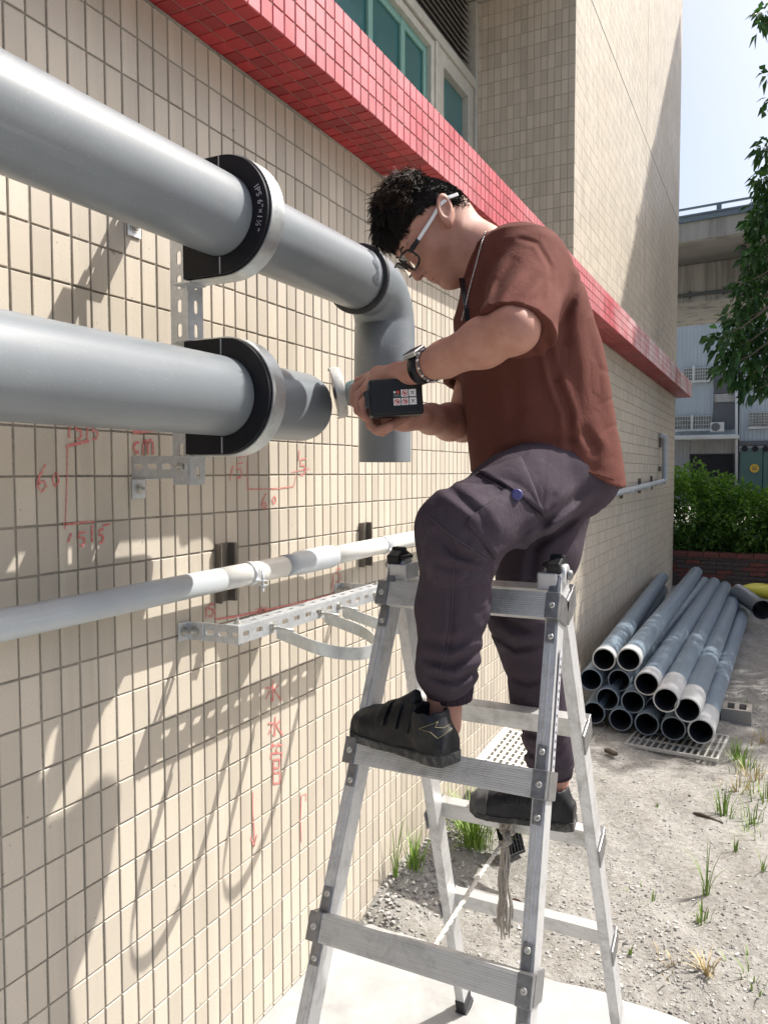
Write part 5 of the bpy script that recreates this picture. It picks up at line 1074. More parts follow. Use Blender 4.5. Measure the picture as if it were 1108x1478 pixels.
mid = EF + (WF - EF) * .32; vol.chain([SF, EF], [.050, .042], .02); vol.chain([EF, mid, EF + (WF - EF) * .75, WF], [.040, .042, .032, .026], .02)
# hands on the grinder: near hand on top, far hand below
K1 = W(533, 549, 1.705)
vol.chain([WN, W(575, 543, 1.63), W(548, 546, 1.68)], [.026, .027, .026], .014); vol.chain([W(572, 552, 1.665), W(545, 560, 1.685)], [.020, .022], .016); vol.chain([W(548, 543, 1.69), W(532, 548, 1.725)], [.021, .015], .012); vol.chain([W(548, 552, 1.67), W(533, 560, 1.69)], [.020, .015], .012)
def finger(pts, r=.0092): vol.chain([W(*q) for q in pts], [r * 1.12, r * 1.06, r * .98, r * .86][:len(pts)], .0035)
finger([(536, 541, 1.735), (517, 550, 1.76), (510, 568, 1.755), (518, 583, 1.74)]); finger([(533, 547, 1.712), (513, 560, 1.728), (510, 580, 1.722), (521, 594, 1.706)]); finger([(533, 555, 1.688), (516, 571, 1.700), (516, 592, 1.694), (527, 604, 1.680)]); finger([(538, 564, 1.665), (524, 581, 1.674), (525, 599, 1.670), (536, 610, 1.660)], .0086); finger([(563, 541, 1.70), (545, 546, 1.76), (532, 562, 1.79)], .0105)
vol.chain([WF, W(585, 604, 1.685), W(566, 605, 1.69)], [.026, .026, .024], .014); vol.chain([W(580, 598, 1.71), W(562, 600, 1.72)], [.020, .02], .014)
finger([(566, 600, 1.735), (548, 604, 1.755), (534, 596, 1.76), (530, 582, 1.755)]); finger([(565, 605, 1.712), (546, 612, 1.728), (532, 606, 1.732), (527, 592, 1.730)]); finger([(565, 610, 1.690), (547, 619, 1.702), (534, 615, 1.706), (530, 603, 1.704)]); finger([(568, 613, 1.668), (552, 624, 1.676), (541, 621, 1.680), (536, 611, 1.678)], .0085); finger([(582, 603, 1.655), (563, 615, 1.632), (546, 622, 1.640), (537, 616, 1.655)], .0102)
body = vol_obj('body', vol, M['skin'], man, 1)

# ---- hair: a low cap plus curled strands, short on the sides
hv = Vol(HC - .17, HC + .17, .0028)
for c, r, k_ in (((0, .010, 0), (.081, .079, .070), .01), ((.030, -.045, 0), (.060, .072, .060), .03), ((-.02, -.03, 0), (.066, .06, .064), .03)): hv.ell(Hp(*c), HA, np.array(r) * HSC, k_)
def hline(f_, s_): return np.where(f_ > -.012, -.008 + np.clip((f_ + .012) / .08, 0, 1) * .030, -.014 - (-.012 - f_) * 1.30) + .0025 * np.sin(f_ * 260) * np.sin(s_ * 210)
def loc(P): q_ = (P - HC) / HSC; return q_ @ hf, q_ @ hu, q_ @ hs
def thick(P):
    f_, u_, s_ = loc(P); edge = np.clip((u_ - hline(f_, s_)) / .012, 0, 1); top_ = np.clip((u_ - .022 + .45 * np.minimum(0, f_ + .015)) / .045, 0, 1); top_ = top_ * top_ * (3 - 2 * top_); lump = np.sin(f_ * 130 + 2.2 * np.sin(s_ * 75)) * np.sin(s_ * 110 + 2 * np.sin(f_ * 80 + 1)) * .5 + .5 * np.sin(f_ * 240 + s_ * 130 + 3 * np.sin(s_ * 120))
    return np.where(edge > .9, .0016, -.004) + edge * top_ * (.0105 + .002 * np.clip(f_ / .05, -.3, 1) + .0048 * lump)
hv.warp(thick, .04); HV, HQ = hv.mesh(); f_, u_, s_ = loc(HV); ok = u_ > hline(f_, s_) - .001; HQ = HQ[ok[HQ].all(1)]
cen = HV[HQ].mean(1); qn = np.cross(HV[HQ[:, 2]] - HV[HQ[:, 0]], HV[HQ[:, 3]] - HV[HQ[:, 1]]); qn /= np.linalg.norm(qn, axis=1, keepdims=True) + 1e-12; qn *= np.sign(((cen - HC) * qn).sum(1))[:, None]
SV = []; SQ = []; BV = []; BQ = []
def strand_mesh(P, r, VV, QQ):
    n = len(P); base = sum(len(a) for a in VV); T = np.gradient(P, axis=0); T /= np.linalg.norm(T, axis=1, keepdims=True) + 1e-9; u = np.cross(T, np.array([.37, .61, .7])); u /= np.linalg.norm(u, axis=1, keepdims=True) + 1e-9; v = np.cross(T, u); rr = (r * (1 - np.linspace(0, 1, n) ** 2 * .8))[:, None]
    R_ = np.stack([P + u * rr, P - u * rr * .5 + v * rr * .87, P - u * rr * .5 - v * rr * .87], 1).reshape(-1, 3); VV.append(R_); i = np.arange(n - 1) * 3 + base
    for a, b_ in ((0, 1), (1, 2), (2, 0)): QQ.append(np.stack([i + a, i + b_, i + 3 + b_, i + 3 + a], 1))
locks = RNG.choice(len(cen), 420); lph = RNG.uniform(0, 6.28, 420); ldr = RNG.normal(0, .55, (420, 3)); LP = cen[locks]
for k in RNG.choice(len(cen), 12000):
    c, nn = cen[k], qn[k]; f_, u_, s_ = (float(x) for x in loc(c)); top_ = float(np.clip((u_ - .022 + .45 * min(0, f_ + .015)) / .045, 0, 1))
    if top_ > .25:
        j = int(np.argmin(((LP - c) ** 2).sum(1))); L = (.024 + .026 * top_) * RNG.uniform(.5, 1.15) * (1.35 if f_ > .055 else 1)
        flow = hf * .55 + hs * (.30 * s_ / .07) - hu * (.9 if f_ > .055 else .1) + ldr[j] + RNG.normal(0, .14, 3); flow = flow - nn * (flow @ nn); flow /= np.linalg.norm(flow); sd = np.cross(nn, flow); tt = np.linspace(0, 1, 10)[:, None]; ph = lph[j] + RNG.normal(0, .35); turn = 2.5 + 1.0 * math.sin(lph[j] * 3)
        P = c - nn * .002 + flow * L * (.75 * tt) + nn * (.0075 * np.sin(tt * 2.6)) + (sd * np.cos(ph + tt * turn) + nn * np.sin(ph + tt * turn) * .8) * .0085 * tt; r = RNG.uniform(.0007, .0014)
        if u_ > .05 and f_ < .03 and RNG.uniform() < .45: strand_mesh(P, r * .8, BV, BQ)
        else: strand_mesh(P, r, SV, SQ)
    else:
        L = RNG.uniform(.006, .011) * (1 + 1.5 * top_); flow = -hf * .3 - hu * .75 + nn * .30 + RNG.normal(0, .15, 3); flow /= np.linalg.norm(flow); tt = np.linspace(0, 1, 4)[:, None]; strand_mesh(c - nn * .001 + flow * L * tt, RNG.uniform(.0006, .0010), SV, SQ)
nV = len(HV); np_mesh('hair', np.concatenate([HV] + SV), np.concatenate([HQ, np.concatenate(SQ) + nV]), M['hair'], man, smooth=True); np_mesh('hair_tips', np.concatenate(BV), np.concatenate(BQ), M['hair_brown'], man, smooth=True)
mb = MB()
from mathutils.bvhtree import BVHTree
def bvh(o): me = o.data; return BVHTree.FromPolygons([v.co.copy() for v in me.vertices], [tuple(p_.vertices) for p_ in me.polygons])
BT = bvh(body)
def face(u, s, off=.0008):
    q_, nn, i, d_ = BT.ray_cast(Vector(Hp(.16, u, s)), Vector(-hf)); return np.array(q_) + hf * off
for s in (-1, 1):
    mb = MB(); mb.tube([face(.004, .014 * s), face(.009, .026 * s), face(.009, .037 * s), face(.004, .046 * s)], [.0012, .0024, .0022, .0009], 6); mb.build('eyebrow', M['hair'], man)
    mb = MB(); mb.tube([face(-.020, .022 * s, .0004), face(-.0225, .031 * s, .0004), face(-.0205, .040 * s, .0004)], [.0006, .0011, .0006], 5); mb.build('eyelash', M['hair'], man)
M['lip'] = simple('lip', (.27, .095, .08), .5, 0, .1); mb = MB(); mb.tube([face(-.0805, -.019, .0), face(-.0810, -.009, .0), face(-.0810, .009, .0), face(-.0805, .019, .0)], [.0008, .0014, .0014, .0008], 6); mb.build('lip_line', M['lip'], man)
# ---- glasses
gl = thing('glasses', 'glasses with white temples and dark rims on the man\'s face', 'glasses', tuple(Hp(.10, -.015, 0)))
mb = MB(); lens = MB()
for s in (-1, 1):
    sp = lambda v: math.copysign(abs(v) ** .38, v); ring = [Hp(.1035 - .014 * (max(0, math.cos(a)) ** 2), -.018 + .0195 * sp(math.sin(a)), (.0345 + .0265 * sp(math.cos(a))) * s) for a in np.linspace(0, 2 * math.pi, 29)]; mb.tube(ring, .0026, 6, caps=False)
    c = sum(ring[:-1]) / 28; lens.add([c] + ring[:-1], [(0, 1 + i, 1 + (i + 1) % 28) for i in range(28)])
    mb.tube([Hp(.092, -.010, .060 * s), Hp(.084, -.010, .0675 * s), Hp(.066, -.011, .0725 * s)], [.0042, .0055, .0048], 8)
mb.tube([Hp(.104, -.014, -.009), Hp(.107, -.012, 0), Hp(.104, -.014, .009)], .0018, 6); mb.build('rim', M['black_plastic'], gl); lens.build('lens', M['lens'], gl)
for s in (-1, 1):
    mb = MB(); P = [Hp(.068, -.0110, .0728 * s), Hp(.02, -.0120, .0775 * s), Hp(-.016, -.0110, .0815 * s), Hp(-.040, -.018, .0785 * s), Hp(-.058, -.030, .073 * s)]
    for a, c in zip(P[:-1], P[1:]): mb.bar(a - (c - a) * .02, c + (c - a) * .02, .0028, .0075, up=hu)
    mb.build('temple', M['white_plastic'], gl, bevel=.001)

# ---- shirt
T0 = W(785, 520, 1.75)
rows = [(336, 722, 750, .05, .05), (344, 704, 770, .10, .10), (358, 690, 795, .15, .15), (378, 680, 810, .175, .18), (420, 666, 829, .185, .185), (460, 656, 845, .18, .18), (500, 660, 858, .178, .178), (550, 669, 869, .178, .178), (600, 675, 879, .182, .182), (650, 679, 888, .188, .188), (686, 682, 894, .192, .192), (730, 684, 897, .195, .195)]
rz = np.array([W(785, r[0], 1.75)[2] for r in rows])[::-1]; ra_ = np.array([(r[1] - 785) * 1.75 / FPX for r in rows])[::-1]; rb_ = np.array([(r[2] - 785) * 1.75 / FPX for r in rows])[::-1]; rn_ = np.array([r[3] for r in rows])[::-1]; rf_ = np.array([r[4] for r in rows])[::-1]
def torso(th=0.0):
    def fn(X, Y, Z):
        x, y = X - T0[0], Y - T0[1]; a = x * RT[0] + y * RT[1] + 0 * Z; b_ = x * FW[0] + y * FW[1] + 0 * Z; zz = Z[0, 0]; L = np.interp(zz, rz, ra_) + th; Rr = np.interp(zz, rz, rb_) - th; wn_ = np.interp(zz, rz, rn_) - th; wf_ = np.interp(zz, rz, rf_) - th
        ca = (L + Rr) / 2; wa = np.maximum((Rr - L) / 2, .005); wb = np.maximum((wn_ + wf_) / 2, .005); cb = (wf_ - wn_) / 2; pw = 2.35; rho = ((np.abs(a - ca) / wa) ** pw + (np.abs(b_ - cb) / wb) ** pw) ** (1 / pw); d = (rho - 1) * np.minimum(wa, wb) * .95
        return np.maximum(d, (Z - rz[-1] + th) * 1.0)
    return fn
hemz = lambda X, Y: W(685, 690, 1.75)[2] + 0 * X
SLN = (EN - SN) / np.linalg.norm(EN - SN); SNN = -.34 * RT - .84 * UPV - .42 * FW; SNN /= np.linalg.norm(SNN); SEN = W(738, 469, 1.415); SLF = (EF - SF) / np.linalg.norm(EF - SF); SEF = SF + SLF * .18
vlo, vhi = T0 + np.array([-.36, -.42, -.36]), T0 + np.array([.34, .42, .40]); outer = Vol(vlo, vhi, .0036); inner = Vol(vlo, vhi, .0036)
outer.put(torso(0.0), vlo, vhi, .02); outer.cap(SN - SLN * .01 - UPV * .006, EN + SLN * .05 - UPV * .03 - RT * .006, .074, .070, .025, flat=SNN, at=SEN); outer.cap(SF, SEF, .080, .073, .04, flat=SLF); outer.cap(NB - UPV * .006, NB - (NB - W(745, 430, 1.75)) * .3, .067, .090, .025)
HZ = W(0, 690, 1.75)[2]
inner.put(lambda X, Y, Z: np.maximum(torso(.010)(X, Y, Z), Z - HZ - .045), vlo, vhi, .012); inner.cap(SN + SLN * .215, EN + SLN * .035 - UPV * .03 - RT * .004, .040, .056, .008); inner.cap(SEF - SLF * .030, SEF + SLF * .06, .055, .070, .01)
folds = [([(788, 488), (799, 545), (819, 596), (825, 660)], 6, .0075), ([(818, 440), (814, 490), (806, 545)], 8, .005), ([(842, 624), (858, 648), (852, 690)], 8, .0075), ([(725, 660), (780, 634), (828, 632)], 8, .007), ([(690, 500), (686, 570), (694, 650)], 8, .003),
    ([(850, 470), (858, 540), (862, 590)], 10, .004), ([(815, 665), (845, 672), (880, 684)], 6, .005), ([(748, 344), (775, 352), (794, 385), (796, 430)], 3.5, .0026), ([(742, 378), (722, 408), (708, 438)], 7, .005), ([(772, 398), (748, 418), (722, 442)], 7, .005), ([(790, 408), (778, 428), (762, 440)], 6, .004), ([(714, 366), (698, 398), (692, 430)], 6, .004),
    ([(835, 405), (822, 440), (806, 468)], 7, .006), ([(735, 540), (742, 590), (736, 640)], 10, .004)]
def fw(P):
    w_ = seg_fold(P, folds) + cloth_noise(P, 21, .0022, (1, 1, .6)) + crease(P, 15, .0042, (.35, -.25, .9)) + crease(P + 2, 24, .0016, (.6, .2, -.7)); e_ = np.minimum(np.abs((P - SEN) @ SNN), np.abs((P - SEF) @ SLF)); low = np.clip((P[:, 2] - HZ - .02) / .06, .25, 1); lim = np.where(e_ < .035, .0016, .03)
    return np.maximum(w_ * low, -lim)
outer.warp(fw, .035)
sh = outer; sh.F = np.maximum(outer.F, -inner.F)
sl, PG = sh.sub(vlo, vhi + .01); X, Y, Z = PG; aa = (X - T0[0]) * RT[0] + (Y - T0[1]) * RT[1]; hz = np.interp(aa.ravel(), [ra_[1], -.06, .06, rb_[1]], [W(0, 682, 1.75)[2], W(0, 668, 1.75)[2], W(0, 688, 1.75)[2], W(0, 706, 1.75)[2]]).reshape(aa.shape) + .006 * np.sin(aa * 40); cutm = ((X - SN[0]) * SLN[0] + (Y - SN[1]) * SLN[1] + (Z - SN[2]) * SLN[2] < .1); sh.F[sl] = np.where(Z > T0[2] + .02, sh.F[sl], np.maximum(sh.F[sl], hz - Z)).astype(np.float32)
shirt = vol_obj('shirt', sh, M['shirt'], man, 1)

# ---- trousers
vlo = np.minimum.reduce([PEL, HN, KN, AN, HF, KF, AF]) - .16; vhi = np.maximum.reduce([PEL, HN, KN, AN, HF, KF, AF]) + .17; vhi[2] = PEL[2] + .13; tv = Vol(vlo, vhi, .0037); PA = np.stack([RT, FW, UPV])
tv.ell(W(800, 676, 1.77), PA, (.122, .160, .115), .03); tv.ell(W(828, 694, 1.70), PA, (.075, .07, .07), .03)
tv.chain([HN, HN + (KN - HN) * .5, KN], [.105, .090, .074], .035); tv.cap(KN + UPV * -.004, KN + (AN - KN) * .12, .074, .070, .03); tv.chain([KN, KN + (AN - KN) * .45, KN + (AN - KN) * .85], [.071, .066, .060], .03); tv.cap(KN + (AN - KN) * .85, AN + UPV * .012, .058, .040, .012)
tv.chain([HF, HF + (KF - HF) * .5, KF], [.105, .093, .076], .035); tv.chain([KF, KF + (AF - KF) * .5, KF + (AF - KF) * .88], [.074, .064, .058], .03); tv.cap(KF + (AF - KF) * .88, AF + UPV * .02, .056, .041, .012)
pf = [([(640, 700), (690, 740), (712, 790)], 7, .006), ([(700, 815), (660, 800), (630, 770)], 7, .007), ([(706, 830), (668, 822), (628, 812)], 6, .005), ([(690, 940), (650, 960), (612, 950)], 6, .008), ([(692, 965), (655, 985), (622, 975)], 5, .007), ([(690, 915), (655, 930), (610, 922)], 7, .005), ([(655, 850), (652, 900), (645, 950)], 5, .004), ([(850, 700), (800, 745), (745, 770)], 7, .006), ([(860, 720), (820, 755), (770, 790)], 6, .006),
    ([(715, 880), (740, 905), (775, 912)], 7, .007), ([(720, 915), (745, 935), (785, 930)], 6, .006), ([(735, 975), (760, 985), (800, 975)], 6, .005), ([(750, 1080), (775, 1092), (805, 1084)], 5, .006), ([(752, 1055), (775, 1062), (805, 1050)], 5, .006), ([(800, 720), (770, 800), (760, 860)], 8, .006)]
tv.warp(lambda P: seg_fold(P, pf) * 1.25 + cloth_noise(P, 24, .0018) + crease(P + 1, 19, .0042, (.3, .5, 1)) + crease(P + 4, 30, .0022, (1, -.4, .3)), .035)
trous = vol_obj('trousers', tv, M['pants'], man, 1)
def ribbed(a, b_, r0, r1, parent):
    a = np.asarray(a); b_ = np.asarray(b_); d = (b_ - a); L = np.linalg.norm(d); d /= L; u = np.cross(d, (0, 1, 0)); u /= np.linalg.norm(u); v = np.cross(d, u); V = []; F = []; n = 96; prof = [(0, r0 * .9), (.1, r0), (.5, (r0 + r1) / 2 + .001), (.9, r1), (1, r1 * .93), (1, r1 * .85)]
    for h_, r in prof:
        for k in range(n): rr = r + .0011 * math.sin(k * 2 * math.pi * 24 / n); V.append(a + d * L * h_ + rr * (u * math.cos(2*math.pi*k/n) + v * math.sin(2*math.pi*k/n)))
    for i in range(len(prof) - 1):
        for k in range(n): k2 = (k + 1) % n; F.append((i*n+k, i*n+k2, (i+1)*n+k2, (i+1)*n+k))
    np_mesh('cuff', V, F, M['pants_dark'], parent, smooth=True)
ribbed(AN + UPV * .030 + RT * .012, AN + UPV * -.012 + RT * .014, .046, .042, trous); ribbed(AF + UPV * .035, AF + UPV * -.005, .046, .043, trous)

# ---- draped details: rays from the measuring viewpoint find the cloth surface
def hit(tree, px, py, off):
    r = Vector(ray(px, py)).normalized(); loc, nn, i, d = tree.ray_cast(Vector(CAM), r)
    if loc is None: return None
    if nn.dot(r) > 0: nn = -nn
    return np.array(loc + nn * off)
def drape_line(mb, tree, pts, w, off=.0012, th=True, sub=8):
    P = []
    for a, c in zip(pts[:-1], pts[1:]): P += [hit(tree, a[0] + (c[0] - a[0]) * i / sub, a[1] + (c[1] - a[1]) * i / sub, off) for i in range(sub)]
    P.append(hit(tree, *pts[-1], off)); P = [q for q in P if q is not None]
    if len(P) > 1: mb.tube(P, w / 2, 5)
def drape_patch(name, tree, quad, n, m_, off, mat, parent, thick=.003):
    a, b_, c, d = (np.array(q, float) for q in quad); G = []
    for i in range(n + 1):
        for j in range(m_ + 1): u, v = i / n, j / m_; q = (a * (1-u) + b_ * u) * (1-v) + (d * (1-u) + c * u) * v; e = 0 if i in (0, n) or j in (0, m_) else off; G.append(hit(tree, q[0], q[1], e + .0012 + (off * .6 if e == 0 else 0)))
    last = None
    for i, g in enumerate(G):
        if g is None: G[i] = last if last is not None else next(x for x in G if x is not None)
        last = G[i]
    k = (n + 1) * (m_ + 1); cam_dir = [(g - CAM) / np.linalg.norm(g - CAM) for g in G]; V = G + [g + cd * (off + thick) for g, cd in zip(G, cam_dir)]; F = []; w = m_ + 1
    for i in range(n):
        for j in range(m_): F.append((i*w+j, i*w+j+1, (i+1)*w+j+1, (i+1)*w+j))
    for i in range(n):
        for j in (0, m_): F.append((i*w+j, (i+1)*w+j, k+(i+1)*w+j, k+i*w+j))
    for j in range(m_):
        for i in (0, n): F.append((i*w+j, i*w+j+1, k+i*w+j+1, k+i*w+j))
    mb = MB(); mb.add(V, F, True); return mb.build(name, mat, parent)
tb = bvh(trous); sb = bvh(shirt)
drape_patch('cargo_pocket', tb, [(672, 752), (742, 694), (776, 752), (712, 806)], 12, 12, .004, M['pants'], trous, .006)
drape_patch('pocket_flap', tb, [(690, 684), (752, 662), (786, 748), (742, 712)], 14, 10, .008, M['pants'], trous, .004)
mb = MB()
for pts in ([(683, 757), (745, 706)], [(692, 768), (752, 716)], [(618, 745), (650, 772), (700, 806)], [(655, 812), (652, 870), (646, 930), (636, 968)], [(694, 688), (740, 716), (782, 746)]): drape_line(mb, tb, pts, .0016, .002)
mb.build('stitching', M['thread'], trous)
q = hit(tb, 741, 717, .010); mb = MB(); mb.lathe(q, -ray(741, 717), [(-.004, .011), (0, .011), (.003, .009), (.002, .005), (.002, 0)], 16); M['button'] = simple('blue snap button', (.06, .06, .20), .4, 0, .1); mb.build('button', M['button'], trous)
for pts, w_ in (([(704, 336), (690, 352), (680, 378), (676, 398)], .006), ([(703, 438), (740, 450), (778, 470)], .0016), ([(692, 672), (740, 656), (790, 666), (840, 678), (886, 692)], .0016)):
    mb = MB(); drape_line(mb, sb, pts, w_, .0008)
    if mb.v: mb.build('seam', M['shirt'], shirt)
mb = MB(); P = []
for a in ((702, 334), (697, 352), (691, 375), (685, 398), (679, 420), (674, 442), (668, 464)):
    q = hit(sb, a[0], a[1], .004); P.append(q if q is not None else W(a[0], a[1], 1.66))
dense = []
for a, c in zip(P[:-1], P[1:]): dense += [a + (c - a) * i / 9 for i in range(9)]
for i, q in enumerate(dense): mb.lathe(q, (0, 0, 1), [(-.0018, 0), (-.001, .0016), (.001, .0016), (.0018, 0)], 6)
nk = mb.build('necklace', M['silver'], man); nk['kind'] = 'stuff'
mb = MB(); P = [hit(sb, *a, .004) for a in ((668, 402), (672, 424), (676, 446), (677, 464))]; P = [q for q in P if q is not None]
if len(P) > 1:
    for a, c in zip(P[:-1], P[1:]): mb.bar(a, c, .012, .002, up=-FW)
    ly = mb.build('lanyard', M['black_plastic'], man); mb = MB(); a, c = P[0], P[-1]; mb.bar(a + (c - a) * .3 - FW * .003, a + (c - a) * .62 - FW * .003, .005, .002, up=-FW); mb.build('lanyard_print', M['white_plastic'], ly)

# ---- shoes
def shoe(heel, d, label, mud):
    heel = np.asarray(heel, float); d = np.asarray(d, float); d /= np.linalg.norm(d); wv = np.cross(UPV, d); L = .262; B = np.stack([d, wv, UPV])
    ct = np.array([-.02, 0, .06, .16, .28, .40, .52, .66, .80, .92, 1.0, 1.02]); top = np.array([.045, .066, .076, .086, .098, .102, .095, .082, .071, .062, .044, .03]); hw = np.array([.004, .026, .035, .038, .036, .036, .040, .047, .050, .044, .022, .004])
    def upper(off=0, c0=None, c1=None, lean=0):
        def fn(X, Y, Z):
            x, y, z = X - heel[0], Y - heel[1], Z - heel[2]; c = (d[0]*x + d[1]*y + d[2]*z) / L; w = np.abs(wv[0]*x + wv[1]*y + wv[2]*z); tp = np.interp(c.ravel(), ct, top).reshape(c.shape) + off; hw_ = np.interp(c.ravel(), ct, hw).reshape(c.shape) + off; z = z + 0 * c; pw = np.where(z > tp * .45, 2.2, 4.0); rho = ((w / hw_) ** pw + (np.abs(z - tp * .45) / np.where(z > tp * .45, tp * .55, tp * .45)) ** pw) ** (1 / pw); q = (rho - 1) * np.minimum(hw_, tp * .5)
            q = np.maximum(q, (np.abs(c - .5) - .5) * L - off)
            if c0 is not None: cc = c + lean * (z - .07) + .9 * (w - .02) * .8; q = np.maximum(q, np.maximum((c0 - cc), (cc - c1)) * L); q = np.maximum(q, .052 - z)
            return q
        return fn
    lo, hi = np.minimum(heel, heel + d * L) - .09, np.maximum(heel, heel + d * L) + .09; hi[2] = heel[2] + .17; lo[2] = heel[2] - .02
    v = Vol(lo, hi, .0026); v.put(upper(), lo, hi, .01); an_ = heel + d * .056 + UPV * .060; v.cap(an_, an_ + UPV * .020 - d * .004, .036, .037, .02); v.cap(heel + d * .118 + UPV * .085, heel + d * .092 + UPV * .118, .024, .012, .015); v.cap(an_ + UPV * .020, an_ + UPV * .08, .030, .034, .006, 's'); v.warp(lambda P: cloth_noise(P, 60, .0012), .02)
    s = vol_obj('shoe', v, M['shoe'], man, 2); s['label'] = label
    v = Vol(lo, hi, .0026)
    def sole(X, Y, Z):
        x, y, z = X - heel[0], Y - heel[1], Z - heel[2]; c = (d[0]*x + d[1]*y + d[2]*z) / L; w = np.abs(wv[0]*x + wv[1]*y + wv[2]*z); hw_ = np.interp(c.ravel(), ct, hw).reshape(c.shape) + .0025; q = np.maximum(w - hw_, (np.abs(c - .5) - .505) * L); th = .025 - .008 * np.clip(c * 2, 0, 1) + .016 * np.clip((c - .86) / .14, 0, 1) ** 1.5 ; return np.maximum(q, np.maximum(z - th, .001 + .006 * np.clip((c - .8) / .2, 0, 1) ** 2 - z))
    v.put(sole, lo, hi, .004); vol_obj('sole', v, M['sole'], s, 1)
    for c0, c1 in ((.30, .385), (.425, .51), (.55, .63)):
        v = Vol(lo, hi, .0026); v.put(upper(.0075, c0, c1, .5), lo, hi, .002); vol_obj('strap', v, M['black_plastic'], s, 1)
    v = Vol(lo, hi, .0026); v.put(lambda X, Y, Z: np.maximum(upper(.0022)(X, Y, Z), np.maximum((.80 - ((X-heel[0])*d[0]+(Y-heel[1])*d[1]+(Z-heel[2])*d[2]) / L) * L, 0 * Z - 1)), lo, hi, .002)
    if mud: vol_obj('toe_cap', v, M['toe'], s, 1)
    return s
s1 = shoe(np.array([.785, .325, 1.054]), (-.94, .33, -.0), 'left shoe on the front rung', False); s2 = shoe(np.array([.905, .838, .742]), (-1, -.06, 0), 'right shoe with dusty toe on the rear rung', True)
for s_, pts in ((s1, ([(604, 1052), (632, 1042), (627, 1050), (640, 1051), (661, 1038)], [(604, 1052), (621, 1057), (631, 1066), (640, 1061), (661, 1044)])), (s2, ([(727, 1182), (757, 1182), (752, 1188), (770, 1190)], [(727, 1182), (745, 1190), (768, 1196)]))):
    tr = bvh(s_); mb = MB()
    for pl_ in pts: drape_line(mb, tr, pl_, .0016, .0006, sub=5)
    mb.build('emblem', M['gold'], s_)
# ---- watch and bead bracelet on the near wrist
ax_ = (EN - WN) / np.linalg.norm(EN - WN); wc = WN + ax_ * .006
wt = thing('wristwatch', 'square black wristwatch on the man\'s left wrist', 'watch', tuple(wc)); MB().lathe(wc, ax_, [(-.011, .0285), (-.011, .0318), (.011, .0322), (.011, .029), (-.011, .0285)], 32).build('band', M['black_plastic'], wt)
tn = UPV * .86 - RT * .45 - FW * .25; tn -= ax_ * (tn @ ax_); tn /= np.linalg.norm(tn); sd = np.cross(ax_, tn); mb = MB(); mb.obox(wc + tn * .036, ax_, sd, tn, (.0195, .0175, .0055)); mb.build('case', M['silver'], wt, bevel=.003); mb = MB(); mb.obox(wc + tn * .0418, ax_, sd, tn, (.0165, .0145, .0008)); mb.build('screen', M['rubber'], wt, bevel=.0006)
bc_ = WN + ax_ * .028; br_ = thing('bracelet', 'bead bracelet of grey and white beads above the watch', 'bracelet', tuple(bc_)); u_ = sd; mb = MB(); mb2 = MB()
for k in range(26):
    a = 2 * math.pi * k / 26; q = bc_ + (u_ * math.cos(a) + tn * math.sin(a)) * .0335; (mb if k % 2 else mb2).lathe(q, ax_, [(-.0036, 0), (-.0025, .0026), (0, .0037), (.0025, .0026), (.0036, 0)], 10)
o_ = mb.build('bead', M['silver'], br_); o_['kind'] = 'stuff'; o_ = mb2.build('bead_dark', M['ladder_steel'], br_); o_['kind'] = 'stuff'

# ------------------------------------------------------------------ cordless angle grinder
M['teal_plastic'] = simple('teal tool plastic', (.015, .13, .16), .4, 0, .15, 60, .15); M['gear'] = simple('cast gear head', (.30, .30, .28), .5, .5, .15, 60, .2); M['guard'] = simple('grey wheel guard', (.50, .49, .46), .5, .2, .15, 40, .1, dirt=(.25, .24, .22), dirt_amt=.6, dirt_scale=20)
gr = thing('angle_grinder', 'cordless angle grinder with a black battery held against the pipe end', 'power tool', tuple(W(540, 572, 1.70)))
bn_ = -FW * .985 + RT * .12 + UPV * .06; bn_ /= np.linalg.norm(bn_); bu = RT * .997 + UPV * .075; bu -= bn_ * (bu @ bn_); bu /= np.linalg.norm(bu); bv = np.cross(bn_, bu); bv = bv if bv[2] > 0 else -bv; bc = W(570, 575, 1.615)
mb = MB(); mb.obox(bc, bu, bv, bn_, (.0555, .0385, .022)); mb.obox(bc - bn_ * .028, bu, bv, bn_, (.050, .034, .014)); bat = mb.build('battery', M['black_plastic'], gr, bevel=.006, seg=3)
mb = MB(); mb.obox(bc - bu * .057 + bn_ * .004, bu, bv, bn_, (.0065, .017, .012)); mb.obox(bc - bu * .062 + bv * .012, bu, bv, bn_, (.004, .004, .009)); mb.build('release_latch', M['rubber'], bat, bevel=.002)
def onb(a, c, h_=.0225): return bc + bu * a + bv * c + bn_ * h_
mb = MB(); mr = MB(); mk = MB()
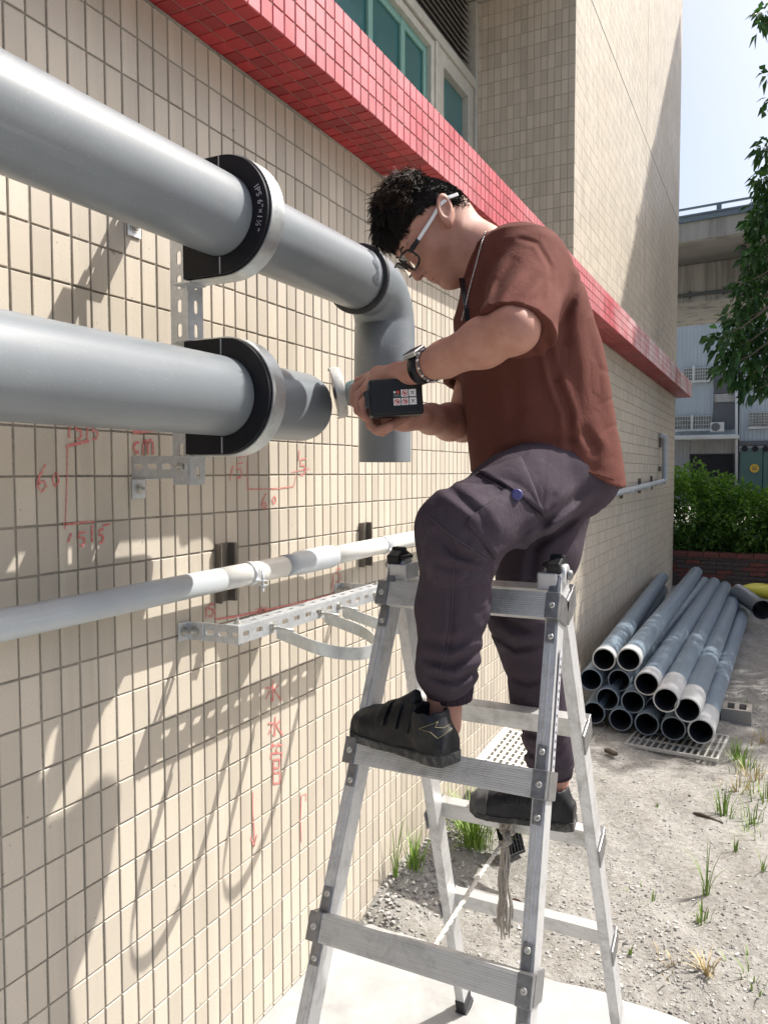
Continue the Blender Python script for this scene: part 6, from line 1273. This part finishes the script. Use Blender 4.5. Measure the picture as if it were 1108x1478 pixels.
for i in range(3):
    for j in range(2):
        c = (.0005 + i * .0165, .0065 - j * .0170)
        if i == 0 and j == 0:
            mk.obox(onb(c[0], c[1] - .004), bu, bv, bn_, (.0068, .003, .0003)); mr.lathe(onb(c[0] + .003, c[1] + .003), bn_, [(0, .0033), (.0005, .0033), (.0005, 0)], 14); mb.lathe(onb(c[0] - .004, c[1] + .003), bn_, [(0, .0026), (.0005, .0026), (.0005, 0)], 6); continue
        mb.obox(onb(*c), bu, bv, bn_, (.0073, .0073, .0004))
        if i < 2:
            mr.lathe(onb(c[0], c[1], .0231), bn_, [(0, .0060), (.0003, .0060), (.0003, .0046), (0, .0046)], 20); mr.obox(onb(c[0], c[1], .0232), bu + bv, bu - bv, bn_, (.0011, .0055, .0002)); mk.obox(onb(c[0] + (.001 if j else 0), c[1], .02305), bu, bv, bn_, (.0026, .0022, .0002))
        else:
            mk.obox(onb(c[0], c[1], .0231), bu + bv, bu - bv, bn_, (.0006, .0050, .0002)); mk.obox(onb(c[0], c[1], .0231), bu - bv, bu + bv, bn_, (.0006, .0050, .0002)); mk.obox(onb(c[0], c[1] + .002, .0231), bu, bv, bn_, (.003, .0005, .0002))
mb.build('warning_label', M['white_plastic'], bat); M['red_print'] = simple('red print', (.55, .07, .05), .6, 0, .1); mr.build('warning_symbol', M['red_print'], bat); mk.build('warning_print', M['bdark'], bat)
G0 = W(507, 567, 1.81); G1 = bc - bn_ * .04; ga = (G0 - G1) / np.linalg.norm(G0 - G1)
MB().lathe(G1, ga, [(0, 0), (0, .031), (.03, .030), (.06, .024), (.12, .024), (.16, .029), (np.linalg.norm(G0 - G1) - .015, .031), (np.linalg.norm(G0 - G1) - .015, 0)], 28).build('handle', M['teal_plastic'], gr)
dA = -RT * .96 - UPV * .20 - FW * .16; dA /= np.linalg.norm(dA); GC = W(487, 567, 1.83); mb = MB(); mb.lathe(G0 - ga * .02, ga, [(-.05, .0), (-.05, .0285), (.012, .030), (.03, .026), (.042, .016), (.042, 0)], 24); mb.lathe(G0 + ga * .008, dA, [(-.012, .021), (.012, .023), (.020, .020), (.030, .020)], 24); mb.build('gear_head', M['gear'], gr)
pu = -FW - dA * (-FW @ dA); pu /= np.linalg.norm(pu); pv = np.cross(dA, pu); V = []; F = []; n = 30
for k in range(n + 1):
    a = rad(-105) + rad(210) * k / n; e_ = pu * math.cos(a) + pv * math.sin(a)
    for r, h_ in ((.018, -.012), (.058, -.012), (.0605, -.009), (.0605, .010), (.0575, .010), (.0575, -.008), (.018, -.009)): V.append(GC + e_ * r + dA * h_)
for k in range(n):
    for j in range(7): F.append((k*7+j, k*7+(j+1) % 7, (k+1)*7+(j+1) % 7, (k+1)*7+j))
mb = MB(); mb.add(V, F + [tuple(range(7)), tuple(n*7 + j for j in range(7))], True); flat_ends(mb.build('guard', M['guard'], gr))
MB().lathe(GC, dA, [(.001, 0), (.001, .054), (.0045, .054), (.0045, .015), (.009, .012), (.009, 0)], 36).build('disc', M['ladder_steel'], gr)
bpy.context.view_layer.update()
